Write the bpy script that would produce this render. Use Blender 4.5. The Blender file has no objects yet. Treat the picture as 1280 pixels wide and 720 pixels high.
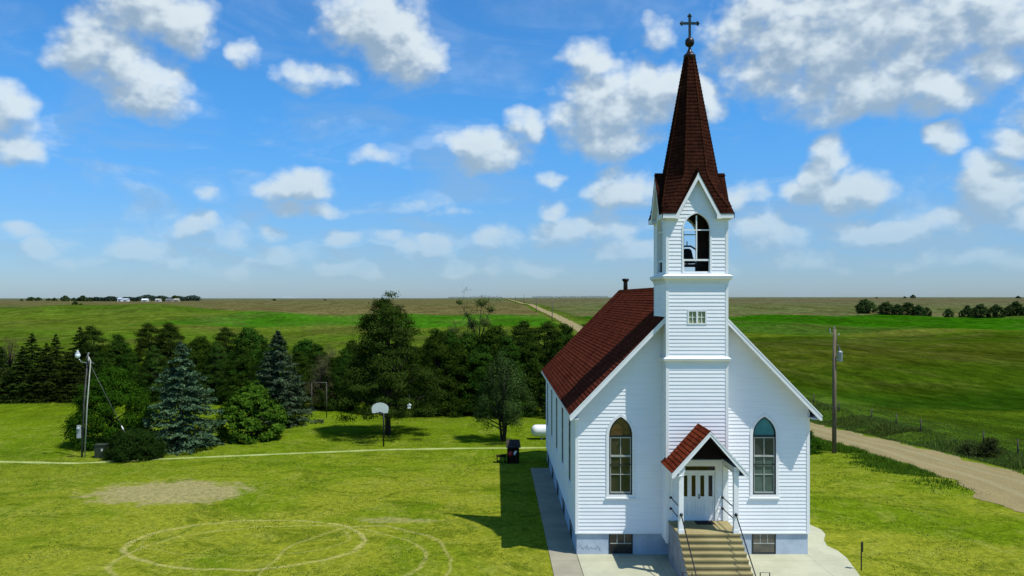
import bpy, math, random
import numpy as np
from mathutils import Vector
random.seed(7); RNG = np.random.default_rng(7)
PI = math.pi
sc = bpy.context.scene
COL = sc.collection
CAMH = 10.05
R = math.radians

# ------------------------------------------------------------------ helpers
def P(u, v):                       # picture sketch point -> flat ground metres (used for the site plan)
    y = CAMH * 1000 / (v - 373.0)
    return ((u - 620) * y / 1000, y)
def tag(o, label=None, cat=None, group=None, kind=None):
    if label: o['label'] = label
    if cat: o['category'] = cat
    if group: o['group'] = group
    if kind: o['kind'] = kind
    return o
def empty(name, loc, label, cat, group=None, rz=0):
    o = bpy.data.objects.new(name, None); COL.objects.link(o)
    o.location = loc; o.rotation_euler = (0, 0, rz); o.empty_display_size = .3
    return tag(o, label, cat, group)
def link(name, me, mat, parent=None, origin=None):
    o = bpy.data.objects.new(name, me); COL.objects.link(o)
    if mat is not None and len(me.materials) == 0:
        for m in (mat if isinstance(mat, (list, tuple)) else [mat]): me.materials.append(m)
    if parent is not None: o.parent = parent
    return o

class MB:
    """collects faces; vertices are world coordinates, build() makes them local to the thing"""
    def __init__(s): s.v = []; s.f = []; s.m = []; s.smooth = set()
    def face(s, pts, m=0):
        n = len(s.v); s.v.extend([tuple(p) for p in pts]); s.f.append(tuple(range(n, n + len(pts)))); s.m.append(m)
    def box(s, x0, x1, y0, y1, z0, z1, T=None, m=0):
        T = T or (lambda a, b, c: (a, b, c))
        c = [T(x, y, z) for z in (z0, z1) for y in (y0, y1) for x in (x0, x1)]
        n = len(s.v); s.v.extend(c)
        for f in ((0, 2, 3, 1), (4, 5, 7, 6), (0, 1, 5, 4), (2, 6, 7, 3), (0, 4, 6, 2), (1, 3, 7, 5)):
            s.f.append(tuple(n + i for i in f)); s.m.append(m)
    def beam(s, p0, p1, w, h, up=(0, 0, 1), m=0):
        p0 = Vector(p0); p1 = Vector(p1); d = (p1 - p0).normalized(); upv = Vector(up)
        r = d.cross(upv).normalized(); q = r.cross(d).normalized()
        c = []
        for p in (p0, p1):
            for a, b in ((-1, -1), (1, -1), (1, 1), (-1, 1)): c.append(tuple(p + r * a * w / 2 + q * b * h / 2))
        n = len(s.v); s.v.extend(c)
        for f in ((0, 1, 2, 3), (4, 7, 6, 5), (0, 4, 5, 1), (1, 5, 6, 2), (2, 6, 7, 3), (3, 7, 4, 0)):
            s.f.append(tuple(n + i for i in f)); s.m.append(m)
    def tube(s, pts, rad, seg=8, m=0, cap=True):
        pts = [Vector(p) for p in pts]
        if not isinstance(rad, (list, tuple)): rad = [rad] * len(pts)
        rings = []; pr = None
        for i, p in enumerate(pts):
            a = pts[max(0, i - 1)]; b = pts[min(len(pts) - 1, i + 1)]; d = (b - a)
            d = d.normalized() if d.length > 1e-9 else Vector((0, 0, 1))
            if pr is None: ref = Vector((0, 0, 1)) if abs(d.z) < .9 else Vector((1, 0, 0)); r = d.cross(ref).normalized()
            else: r = (pr - d * pr.dot(d)).normalized()
            pr = r; q = d.cross(r); n = len(s.v)
            for k in range(seg):
                t = 2 * PI * k / seg; s.v.append(tuple(p + (r * math.cos(t) + q * math.sin(t)) * rad[i]))
            rings.append(n)
        for a, b in zip(rings, rings[1:]):
            for k in range(seg):
                s.smooth.add(len(s.f)); s.f.append((a + k, a + (k + 1) % seg, b + (k + 1) % seg, b + k)); s.m.append(m)
        if cap:
            s.f.append(tuple(rings[0] + k for k in range(seg))[::-1]); s.m.append(m)
            s.f.append(tuple(rings[-1] + k for k in range(seg))); s.m.append(m)
    def lathe(s, prof, cx, cy, seg=24, m=0, T=None):
        rings = []
        for r, z in prof:
            n = len(s.v)
            for k in range(seg):
                t = 2 * PI * k / seg; p = (cx + r * math.cos(t), cy + r * math.sin(t), z)
                s.v.append(T(p) if T else p)
            rings.append(n)
        for a, b in zip(rings, rings[1:]):
            for k in range(seg):
                s.smooth.add(len(s.f)); s.f.append((a + k, a + (k + 1) % seg, b + (k + 1) % seg, b + k)); s.m.append(m)
    def sphere(s, c, r, seg=14, m=0, sz=1):
        s.lathe([(max(1e-4, r * math.sin(PI * i / 8)), c[2] - r * sz * math.cos(PI * i / 8)) for i in range(9)], c[0], c[1], seg, m)
    def prism(s, poly, T, d0, d1, m=0):   # poly in (a,z), extruded along the outward distance d
        n = len(poly)
        a = [T(p[0], d0, p[1]) for p in poly]; b = [T(p[0], d1, p[1]) for p in poly]
        s.face(a, m); s.face(b[::-1], m)
        for i in range(n):
            j = (i + 1) % n; s.face([a[i], a[j], b[j], b[i]], m)
    def ring(s, outer, inner, T, d0, d1, m=0, closed=True):
        n = len(outer)
        rg = range(n) if closed else range(n - 1)
        for i in rg:
            j = (i + 1) % n
            O0, O1, I0, I1 = outer[i], outer[j], inner[i], inner[j]
            for d in (d0, d1): s.face([T(O0[0], d, O0[1]), T(O1[0], d, O1[1]), T(I1[0], d, I1[1]), T(I0[0], d, I0[1])], m)
            s.face([T(O0[0], d0, O0[1]), T(O1[0], d0, O1[1]), T(O1[0], d1, O1[1]), T(O0[0], d1, O0[1])], m)
            s.face([T(I0[0], d0, I0[1]), T(I1[0], d0, I1[1]), T(I1[0], d1, I1[1]), T(I0[0], d1, I0[1])], m)
    def build(s, name, mat, parent=None, top=None):
        o = (parent.matrix_world_loc if False else None)
        loc = Vector((0, 0, 0))
        if parent is not None:
            q = parent
            while q is not None: loc += Vector(q.location); q = q.parent
        elif top is not None: loc = Vector(top)
        me = bpy.data.meshes.new(name)
        me.from_pydata([(v[0] - loc.x, v[1] - loc.y, v[2] - loc.z) for v in s.v], [], s.f)
        if s.smooth:
            fl = [i in s.smooth for i in range(len(s.f))]; me.polygons.foreach_set('use_smooth', fl)
        me.polygons.foreach_set('material_index', s.m)
        me.update()
        ob = link(name, me, mat, parent)
        if parent is None and top is not None: ob.location = top
        return ob

# ------------------------------------------------------------------ materials
def newmat(name):
    m = bpy.data.materials.new(name); m.use_nodes = True
    nt = m.node_tree; b = nt.nodes['Principled BSDF']; return m, nt, b
def N(nt, t, **kw):
    n = nt.nodes.new(t)
    for k, v in kw.items():
        if k == 'ins':
            for a, b in v.items(): n.inputs[a].default_value = b
        else: setattr(n, k, v)
    return n
def L(nt, a, b): nt.links.new(a, b)
def mixc(nt, fac, a, b, blend='MIX'):
    n = nt.nodes.new('ShaderNodeMix'); n.data_type = 'RGBA'; n.blend_type = blend
    for sock, val in ((n.inputs[0], fac), (n.inputs[6], a), (n.inputs[7], b)):
        if isinstance(val, (int, float)): sock.default_value = val
        elif isinstance(val, tuple): sock.default_value = (*val, 1) if len(val) == 3 else val
        else: L(nt, val, sock)
    return n.outputs[2]
def math_(nt, op, a, b=0.0, c=None, clamp=False):
    n = nt.nodes.new('ShaderNodeMath'); n.operation = op; n.use_clamp = clamp
    for i, val in enumerate((a, b, c)):
        if val is None: continue
        if isinstance(val, (int, float)): n.inputs[i].default_value = val
        else: L(nt, val, n.inputs[i])
    return n.outputs[0]
def ramp(nt, fac, lo, hi, a=0.0, b=1.0):
    n = nt.nodes.new('ShaderNodeMapRange'); n.interpolation_type = 'SMOOTHSTEP'
    L(nt, fac, n.inputs[0])
    for i, v in enumerate((lo, hi, a, b)): n.inputs[i + 1].default_value = v
    return n.outputs[0]
def noise(nt, scale, detail=4, rough=.6, vec=None, dist=0):
    n = nt.nodes.new('ShaderNodeTexNoise'); n.inputs['Scale'].default_value = scale
    n.inputs['Detail'].default_value = detail; n.inputs['Roughness'].default_value = rough; n.inputs['Distortion'].default_value = dist
    if vec is not None: L(nt, vec, n.inputs['Vector'])
    return n.outputs['Fac']
def objco(nt): return N(nt, 'ShaderNodeTexCoord').outputs['Object']
def geopos(nt): return N(nt, 'ShaderNodeNewGeometry').outputs['Position']
def mapping(nt, vec, scale=(1, 1, 1)):
    n = nt.nodes.new('ShaderNodeMapping'); n.inputs['Scale'].default_value = scale; L(nt, vec, n.inputs['Vector']); return n.outputs[0]

def basic(name, col, rough=.6, var=.15, scale=3, col2=None, bump=0, bscale=20, metal=0, spec=.4, stretch=(1, 1, 1)):
    m, nt, b = newmat(name)
    co = mapping(nt, objco(nt), stretch)
    f = noise(nt, scale, 5, .65, co)
    c2 = col2 or tuple(c * (1 - 2 * var) for c in col)
    L(nt, mixc(nt, ramp(nt, f, .35, .65), col, c2), b.inputs['Base Color'])
    b.inputs['Roughness'].default_value = rough; b.inputs['Metallic'].default_value = metal
    b.inputs['Specular IOR Level'].default_value = spec
    if bump:
        bp = N(nt, 'ShaderNodeBump'); bp.inputs['Strength'].default_value = bump; bp.inputs['Distance'].default_value = .02
        L(nt, noise(nt, bscale, 5, .7, co), bp.inputs['Height']); L(nt, bp.outputs[0], b.inputs['Normal'])
    return m

M = {}
def paint_mat():
    m, nt, b = newmat('white_clapboard_paint')
    co = objco(nt)
    big = noise(nt, .5, 5, .65, mapping(nt, co, (1, 1, .5)))
    per = noise(nt, 2.2, 3, .5, mapping(nt, co, (.30, .30, 7)))
    c = mixc(nt, ramp(nt, big, .38, .72), (.94, .94, .93), (.89, .895, .89))
    c = mixc(nt, ramp(nt, per, .42, .72, 0, .6), c, (.83, .84, .84))
    st = noise(nt, 6, 6, .75, mapping(nt, co, (1, 1, .12)))
    c = mixc(nt, ramp(nt, st, .62, .80, 0, .30), c, (.50, .50, .46))
    L(nt, c, b.inputs['Base Color']); b.inputs['Roughness'].default_value = .48; b.inputs['Specular IOR Level'].default_value = .35
    return m
M['paint'] = paint_mat()
M['trim'] = basic('white_trim_paint', (.88, .885, .86), .5, .05, 2, (.82, .83, .80))
M['found'] = basic('foundation_paint', (.47, .55, .62), .8, .12, 1.6, (.38, .45, .53), bump=.25, bscale=14)
M['dark'] = basic('dark_window_frame', (.012, .018, .018), .5, .2)
M['black'] = basic('black_iron', (.012, .012, .014), .45, .2)
M['inner'] = basic('dark_timber', (.035, .022, .014), .8, .2)
M['porchceil_shade'] = basic('shade_toned_porch_ceiling', (.006, .004, .003), .9, .2)  # brown stain taken near black, porch shade put into the colour
M['muntin'] = basic('pale_muntin', (.42, .45, .40), .5, .1)
M['bronze'] = basic('dark_bell_iron', (.014, .020, .017), .75, .3, spec=.15)
M['cross'] = basic('weathered_dark_green_metal', (.035, .055, .055), .45, .3, 12, metal=.5)
M['finial'] = basic('dark_brown_finial_metal', (.035, .022, .020), .35, .3, 12, metal=.3)
M['wood_pole'] = basic('weathered_pole_wood', (.20, .155, .10), .9, .25, 5, bump=.5, bscale=30, stretch=(4, 4, .3))
M['grey_pole'] = basic('weathered_grey_wood', (.11, .10, .09), .9, .3, 5, stretch=(4, 4, .3))
M['steel'] = basic('galvanised_steel', (.45, .48, .48), .4, .15, 6, metal=.5)
M['pipe'] = basic('pale_conduit', (.50, .50, .42), .7, .1, 6, spec=.2)
M['rust'] = basic('weathered_pipe', (.10, .10, .085), .8, .2, 6, spec=.05)
M['meter'] = basic('grey_meter_paint', (.38, .42, .42), .5, .1)
M['bark'] = basic('bark', (.050, .038, .030), .95, .3, 8, bump=.8, bscale=18, stretch=(3, 3, .6))
M['white_tank'] = basic('white_tank_paint', (.80, .81, .80), .35, .06, 1.5)
M['board'] = basic('white_backboard', (.66, .70, .66), .5, .06)
M['brownbox'] = basic('dark_brown_boards', (.030, .020, .014), .9, .3, 5, spec=0)
M['lid'] = basic('grey_brown_lid', (.055, .045, .038), .9, .2, spec=.05)
M['red'] = basic('red_paint', (.42, .02, .03), .5, .1)
M['whiteplate'] = basic('white_plate', (.75, .76, .74), .5, .05)
M['mat'] = basic('black_rubber_mat', (.012, .010, .010), .9, .3, 30)
M['olive_box'] = basic('olive_utility_paint', (.035, .045, .025), .6, .2)
M['fence_wood'] = basic('grey_fence_wood', (.09, .075, .055), .95, .3, 8)
M['wire'] = basic('wire', (.10, .10, .10), .5, .1)
M['barnred'] = basic('pale_metal_roof', (.45, .50, .56), .5, .1, .1)
M['farmwhite'] = basic('farm_white_wall', (.72, .72, .70), .7, .06, .1)
M['farmtan'] = basic('farm_tan_wall', (.42, .38, .30), .7, .1, .1)
M['farmroof'] = basic('farm_grey_roof', (.16, .16, .17), .7, .1, .1)

def shingle(name, c1, c2, cdark, along, step):
    m, nt, b = newmat(name)
    co = objco(nt); sp = N(nt, 'ShaderNodeSeparateXYZ'); L(nt, co, sp.inputs[0])
    cb = N(nt, 'ShaderNodeCombineXYZ')
    L(nt, sp.outputs['XYZ'.index(along)], cb.inputs[0]); L(nt, sp.outputs[2], cb.inputs[1])
    br = N(nt, 'ShaderNodeTexBrick'); L(nt, cb.outputs[0], br.inputs['Vector'])
    br.inputs['Scale'].default_value = 1; br.inputs['Mortar Size'].default_value = .008
    br.inputs['Brick Width'].default_value = .30; br.inputs['Row Height'].default_value = step
    br.inputs['Color1'].default_value = (*c1, 1); br.inputs['Color2'].default_value = (*c2, 1)
    br.inputs['Mortar'].default_value = (*cdark, 1); br.inputs['Bias'].default_value = 0
    f = noise(nt, 1.3, 6, .7, co)
    c = mixc(nt, ramp(nt, f, .38, .68, 0, .55), br.outputs['Color'], cdark)
    f5 = noise(nt, 3.5, 6, .75, mapping(nt, co, (1, 1, .4)), .5); c = mixc(nt, ramp(nt, f5, .50, .66, 0, .4), c, tuple(x * 1.35 for x in c1))
    g = noise(nt, 60, 2, .8, co); c = mixc(nt, ramp(nt, g, .5, .8, 0, .4), c, tuple(x * 1.5 for x in c1))
    L(nt, c, b.inputs['Base Color']); b.inputs['Roughness'].default_value = .95; b.inputs['Specular IOR Level'].default_value = 0
    return m
M['roof'] = shingle('red_brown_shingles', (.132, .033, .017), (.084, .020, .011), (.035, .008, .005), 'Y', .1226)
M['proof'] = shingle('porch_shingles', (.215, .044, .018), (.145, .027, .012), (.05, .012, .006), 'Y', .125)
M['spire'] = shingle('brown_spire_shingles', (.050, .017, .010), (.032, .011, .007), (.009, .004, .003), 'X', .145)
M['hip'] = basic('spire_hip_caps', (.066, .023, .012), .9, .3, 9, spec=0)

def concrete(name, c1, c2, joints=0):
    m, nt, b = newmat(name); co = geopos(nt)
    f = noise(nt, .9, 6, .65, co); c = mixc(nt, ramp(nt, f, .3, .7), c1, c2)
    g = noise(nt, 25, 4, .7, co); c = mixc(nt, ramp(nt, g, .45, .8, 0, .35), c, tuple(x * .7 for x in c1))
    st = noise(nt, 2.6, 7, .7, co, .6); c = mixc(nt, ramp(nt, st, .60, .72, 0, .35), c, tuple(x * .62 for x in c1))
    if joints:
        sp = N(nt, 'ShaderNodeSeparateXYZ'); L(nt, co, sp.inputs[0])
        for ax, off in ((0, .17), (1, .6)):
            fr = math_(nt, 'FRACT', math_(nt, 'DIVIDE', math_(nt, 'SUBTRACT', sp.outputs[ax], off), joints))
            c = mixc(nt, math_(nt, 'MULTIPLY', math_(nt, 'LESS_THAN', fr, .016 / joints), .6), c, tuple(x * .3 for x in c1))
    L(nt, c, b.inputs['Base Color']); b.inputs['Roughness'].default_value = .95; b.inputs['Specular IOR Level'].default_value = .04
    bp = N(nt, 'ShaderNodeBump'); bp.inputs['Strength'].default_value = .3; bp.inputs['Distance'].default_value = .01
    L(nt, g, bp.inputs['Height']); L(nt, bp.outputs[0], b.inputs['Normal'])
    return m
M['concrete'] = concrete('apron_concrete', (.46, .45, .31), (.38, .38, .26), 3.0)
M['walk'] = concrete('sidewalk_concrete', (.34, .31, .22), (.27, .25, .18), 1.5)
M['step'] = concrete('step_concrete', (.35, .295, .14), (.25, .205, .095))
M['stepside'] = basic('stair_side_concrete', (.30, .31, .33), .9, .15, 2, bump=.3)
M['path'] = concrete('path_stone', (.37, .41, .14), (.27, .33, .09))

def glassy(name, c1, c2, rough=.08, scale=1.5):
    m, nt, b = newmat(name); co = geopos(nt)
    f = noise(nt, scale, 4, .6, co); L(nt, mixc(nt, ramp(nt, f, .35, .65), c1, c2), b.inputs['Base Color'])
    b.inputs['Roughness'].default_value = rough; b.inputs['Specular IOR Level'].default_value = .6
    bp = N(nt, 'ShaderNodeBump'); bp.inputs['Strength'].default_value = .05; bp.inputs['Distance'].default_value = .02
    L(nt, noise(nt, 3, 2, .5, co), bp.inputs['Height']); L(nt, bp.outputs[0], b.inputs['Normal'])
    return m
M['pane_olive'] = glassy('dark_olive_glass', (.020, .026, .016), (.055, .05, .028))
M['pane_amber'] = glassy('amber_glass', (.13, .075, .025), (.05, .03, .012), .2, 2.2)
M['pane_grey'] = glassy('grey_green_glass', (.10, .15, .125), (.07, .10, .09))
M['pane_greyd'] = glassy('dark_grey_glass', (.05, .06, .06), (.03, .04, .04))
M['pane_teal'] = glassy('teal_glass', (.03, .19, .22), (.05, .25, .26), .15)
M['pane_dark'] = glassy('dark_glass', (.006, .009, .008), (.014, .018, .014), .25)
M['pane_base'] = glassy('basement_glass', (.04, .032, .02), (.015, .016, .016), .2, 2)
M['pane_baseg'] = glassy('basement_glass_grey', (.13, .12, .09), (.07, .07, .06), .2, 2)
M['pane_door'] = glassy('door_glass', (.030, .010, .006), (.012, .008, .008))
M['pane_yel'] = glassy('yellow_green_glass', (.30, .33, .14), (.22, .26, .12), .2)
m, nt, b = newmat('lamp_globe'); b.inputs['Base Color'].default_value = (.75, .8, .8, 1); b.inputs['Roughness'].default_value = .25; M['globe'] = m

def leafmat(name, dark, light, vdark=None, trans=.18, scale=1.2):
    m, nt, b = newmat(name)
    g = N(nt, 'ShaderNodeNewGeometry'); rnd = g.outputs['Random Per Island']
    f = noise(nt, scale, 3, .6, g.outputs['Position'])
    c = mixc(nt, rnd, dark, light)
    c = mixc(nt, ramp(nt, f, .35, .65, 0, .55), c, vdark or tuple(x * .5 for x in dark))
    oi = N(nt, 'ShaderNodeObjectInfo').outputs['Random']
    hv = N(nt, 'ShaderNodeHueSaturation'); L(nt, c, hv.inputs['Color'])
    L(nt, math_(nt, 'MULTIPLY_ADD', oi, .035, .485), hv.inputs['Hue']); L(nt, math_(nt, 'MULTIPLY_ADD', oi, .45, .78), hv.inputs['Value'])
    L(nt, hv.outputs[0], b.inputs['Base Color']); b.inputs['Roughness'].default_value = .9; b.inputs['Specular IOR Level'].default_value = 0
    tr = N(nt, 'ShaderNodeBsdfTranslucent'); L(nt, hv.outputs[0], tr.inputs[0])
    mx = N(nt, 'ShaderNodeMixShader'); mx.inputs[0].default_value = trans
    L(nt, b.outputs[0], mx.inputs[1]); L(nt, tr.outputs[0], mx.inputs[2])
    L(nt, mx.outputs[0], nt.nodes['Material Output'].inputs[0])
    return m
M['cedar'] = leafmat('cedar_foliage', (.010, .028, .003), (.048, .088, .010), trans=.05)
M['pine'] = leafmat('pine_foliage', (.010, .026, .004), (.056, .086, .012), trans=.05)
M['opencedar'] = leafmat('open_cedar_foliage', (.024, .060, .014), (.085, .145, .034), trans=.10)
M['belt'] = leafmat('belt_broadleaf', (.014, .042, .005), (.050, .100, .010), trans=.08)
M['blue'] = leafmat('blue_spruce_foliage', (.035, .075, .036), (.135, .205, .100), (.014, .030, .016), scale=2.5)
M['green'] = leafmat('green_tree_foliage', (.014, .055, .004), (.048, .125, .008))
M['bright'] = leafmat('bright_leafy_foliage', (.022, .065, .005), (.105, .185, .016), trans=.12)
M['bush'] = leafmat('dark_bush_foliage', (.012, .035, .006), (.028, .062, .010))
M['pale'] = leafmat('pale_green_foliage', (.085, .12, .025), (.16, .19, .05), trans=.3)
M['brown'] = leafmat('brownish_twigs', (.075, .065, .030), (.15, .125, .06), (.04, .05, .015))
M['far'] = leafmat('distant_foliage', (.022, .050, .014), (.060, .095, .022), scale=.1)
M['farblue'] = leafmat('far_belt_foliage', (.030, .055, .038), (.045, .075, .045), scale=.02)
M['grassb'] = leafmat('tall_grass', (.055, .12, .010), (.15, .22, .035), (.04, .085, .01), trans=.3, scale=.5)
M['verge'] = leafmat('verge_grass', (.075, .145, .008), (.14, .21, .022), (.065, .125, .006), trans=.3, scale=.8)
M['ditch'] = leafmat('ditch_weeds', (.075, .130, .012), (.16, .19, .045), (.085, .085, .02), trans=.25, scale=.35)
M['deadb'] = leafmat('dark_shrub', (.025, .045, .010), (.08, .095, .03))

# ------------------------------------------------------------------ terrain
def sstep(a, b, x):
    t = np.clip((x - a) / (b - a), 0, 1); return t * t * (3 - 2 * t)
def gz(x, y):
    x = np.asarray(x, float); y = np.asarray(y, float)
    z = np.interp(y, [0, 85, 130, 200, 300, 400, 650, 900, 1500, 2500, 4000, 9000], [0, 0, -.35, -.4, .4, 2., 3.6, 4.6, 6.2, 8.7, 11.2, 15])
    z = z + 4.5 * np.tanh(x / 800) * sstep(600, 2200, y)
    z = z + 4.6 * np.exp(-((x + 215) / 100) ** 2 - ((y - 440) / 80) ** 2) + 1.6 * np.exp(-((x + 20) / 90) ** 2 - ((y - 640) / 120) ** 2)
    z = z + (.9 * np.sin(x * .045 + 2 * np.sin(y * .011)) * np.sin(y * .03 + .8) + .5 * np.sin(x * .11 + y * .05)) * sstep(140, 230, y) * (1 - sstep(500, 900, y)) * sstep(10, 70, np.abs(x - 27.5))
    z = z + 1.8 * np.exp(-((x + 60) / 60) ** 2 - ((y - 330) / 60) ** 2) * .5
    und = .35 * np.sin(x * .031 + 1) * np.sin(y * .023) + .25 * np.sin(x * .012 + y * .017)
    far = sstep(95, 200, y) * sstep(10, 60, np.abs(x - 27.5))
    z = z + und * far * np.clip(y / 250, .5, 3)
    dip = np.interp(y, [44, 55, 63, 76, 95, 130, 200, 290], [0, -.5, -1.0, -1.9, -2.3, -1.8, -.9, 0])
    z = z + dip * sstep(12, 21, x) * (1 - .45 * sstep(31.5, 35, x))
    z = z - .35 * np.exp(-((x - 32.2) / .9) ** 2) * sstep(36, 46, y) * (1 - sstep(130, 200, y))
    z = z - 1.1 * np.exp(-((y - 100) / 22) ** 2) * sstep(36, 55, x)
    z = z + 1.0 * np.exp(-((y - 175) / 45) ** 2) * sstep(36, 70, x)
    return z
def gzf(x, y): return float(gz(x, y))

def axis(segs):
    out = []
    for a, b, n in segs: out += list(np.linspace(a, b, n, endpoint=False))
    return out
gx = [-9000, -6000, -4000, -2600, -1800, -1300, -1000, -800, -640, -520, -430, -360] + axis([(-300, -90, 42), (-90, 20, 100), (20, 42, 74), (42, 100, 60), (100, 300, 50)]) + [300, 360, 430, 520, 640, 800, 1000, 1300, 1800, 2600, 4000, 6000, 9000]
gy = [-400, -150, -50, 0] + axis([(10, 100, 120), (100, 300, 120), (300, 700, 80), (700, 1500, 50), (1500, 4000, 40), (4000, 9000, 12)]) + [9000, 12000]
X, Y = np.meshgrid(gx, gy); Z = gz(X, Y)
nx, ny = len(gx), len(gy)
verts = np.stack([X, Y, Z], -1).reshape(-1, 3)
i = np.arange(nx - 1)[None, :] + nx * np.arange(ny - 1)[:, None]
faces = np.stack([i, i + 1, i + 1 + nx, i + nx], -1).reshape(-1, 4)
def npmesh(name, verts, faces, k=4):
    me = bpy.data.meshes.new(name)
    me.vertices.add(len(verts)); me.vertices.foreach_set('co', np.asarray(verts, np.float32).ravel())
    me.loops.add(len(faces) * k); me.loops.foreach_set('vertex_index', np.asarray(faces, np.int32).ravel())
    me.polygons.add(len(faces)); me.polygons.foreach_set('loop_start', np.arange(0, len(faces) * k, k, dtype=np.int32))
    me.polygons.foreach_set('loop_total', np.full(len(faces), k, np.int32)); me.update(calc_edges=True); return me
me = npmesh('ground', verts, faces); me.polygons.foreach_set('use_smooth', np.ones(len(faces), bool))

# field colours: ground cover laid out on the plan, distance haze mixed into the farthest
def field_colour(x, y):
    c = np.zeros(x.shape + (3,))
    def put(mask, col):
        nonlocal c
        c = c * (1 - mask[..., None]) + np.array(col) * mask[..., None]
    wob = 6 * np.sin(x * .05) + 4 * np.sin(x * .017 + 2) 
    put(np.ones_like(x), (.110, .172, .006))                                  # lawn
    put(sstep(-10, -45, x) * sstep(60, 45, y), (.045, .105, .004))
    put(sstep(74, 80, y) * (x < 60), (.075, .105, .012))                      # beyond the shelterbelt
    put(sstep(110, 130, y), (.075, .125, .008))
    put(sstep(180, 210, y + wob), (.075, .135, .009))
    put(sstep(225, 245, y + wob), (.095, .145, .012))
    put(sstep(275, 282, y + wob * .2) * sstep(-135, -120, x), (.045, .150, .006))
    put(sstep(340, 420, y) * sstep(-135, -150, x) * .6, (.055, .125, .008))
    e = 392 + np.clip(-(x + 100) * .9, 0, 280)
    put(sstep(-4, 4, y - e), (.150, .130, .045))                              # stubble
    put(sstep(560, 600, y + wob) * .35, (.12, .14, .05))
    put(sstep(900, 930, y + wob) * .8, (.15, .135, .055))
    put(sstep(1250, 1300, y + x * .1) * sstep(-200, -100, x), (.11, .14, .05))
    put(sstep(1800, 2300, y), (.14, .15, .08))  # from here out, haze is put into the colour: paler, bluer
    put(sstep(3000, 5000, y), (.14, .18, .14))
    # right of the road
    r = sstep(30.0, 31.5, x + (y > 250) * 0)
    put(r, (.060, .115, .009))
    rr = sstep(36, 42, x)
    put(rr, (.062, .112, .008))
    put(rr * sstep(72, 78, y + wob * .3), (.066, .110, .008))
    put(rr * sstep(84, 88, y + wob * .5), (.030, .080, .006))
    put(rr * sstep(98, 112, y + wob), (.046, .082, .006))
    put(rr * sstep(125, 140, y + wob) * .6, (.070, .080, .012))
    put(rr * sstep(160, 190, y + wob), (.050, .088, .007))
    put(rr * sstep(215, 228, y + wob * .5), (.105, .145, .016))
    put(rr * sstep(243, 250, y + wob * .3), (.030, .120, .004))
    put(rr * sstep(375, 380, y), (.13, .135, .05))
    put(rr * sstep(392, 400, y + wob), (.13, .12, .045))
    put(rr * sstep(430, 440, y + wob), (.12, .14, .045))
    put(rr * sstep(640, 700, y + wob * 3), (.135, .14, .06))
    put(rr * sstep(1000, 1100, y + wob * 3), (.14, .13, .065))
    put(rr * sstep(1700, 1900, y), (.14, .16, .09))  # far right land greyed towards blue, haze put into the colour
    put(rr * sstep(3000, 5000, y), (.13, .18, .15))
    c = c * (1 - (rr * (1 - sstep(370, 380, y)))[..., None] * np.array([.12, .08, .45]))
    # grassy verges of the road
    vg = (sstep(21, 23, x) * sstep(36, 33.5, x)) * sstep(250, 300, y)
    put(vg, (.085, .140, .012))
    return np.clip(c, 0, 1)
C3 = field_colour(X, Y).reshape(-1, 3)
ca = me.color_attributes.new('cover', 'FLOAT_COLOR', 'POINT')
ca.data.foreach_set('color', np.concatenate([C3, np.ones((len(C3), 1))], 1).astype(np.float32).ravel())

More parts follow.
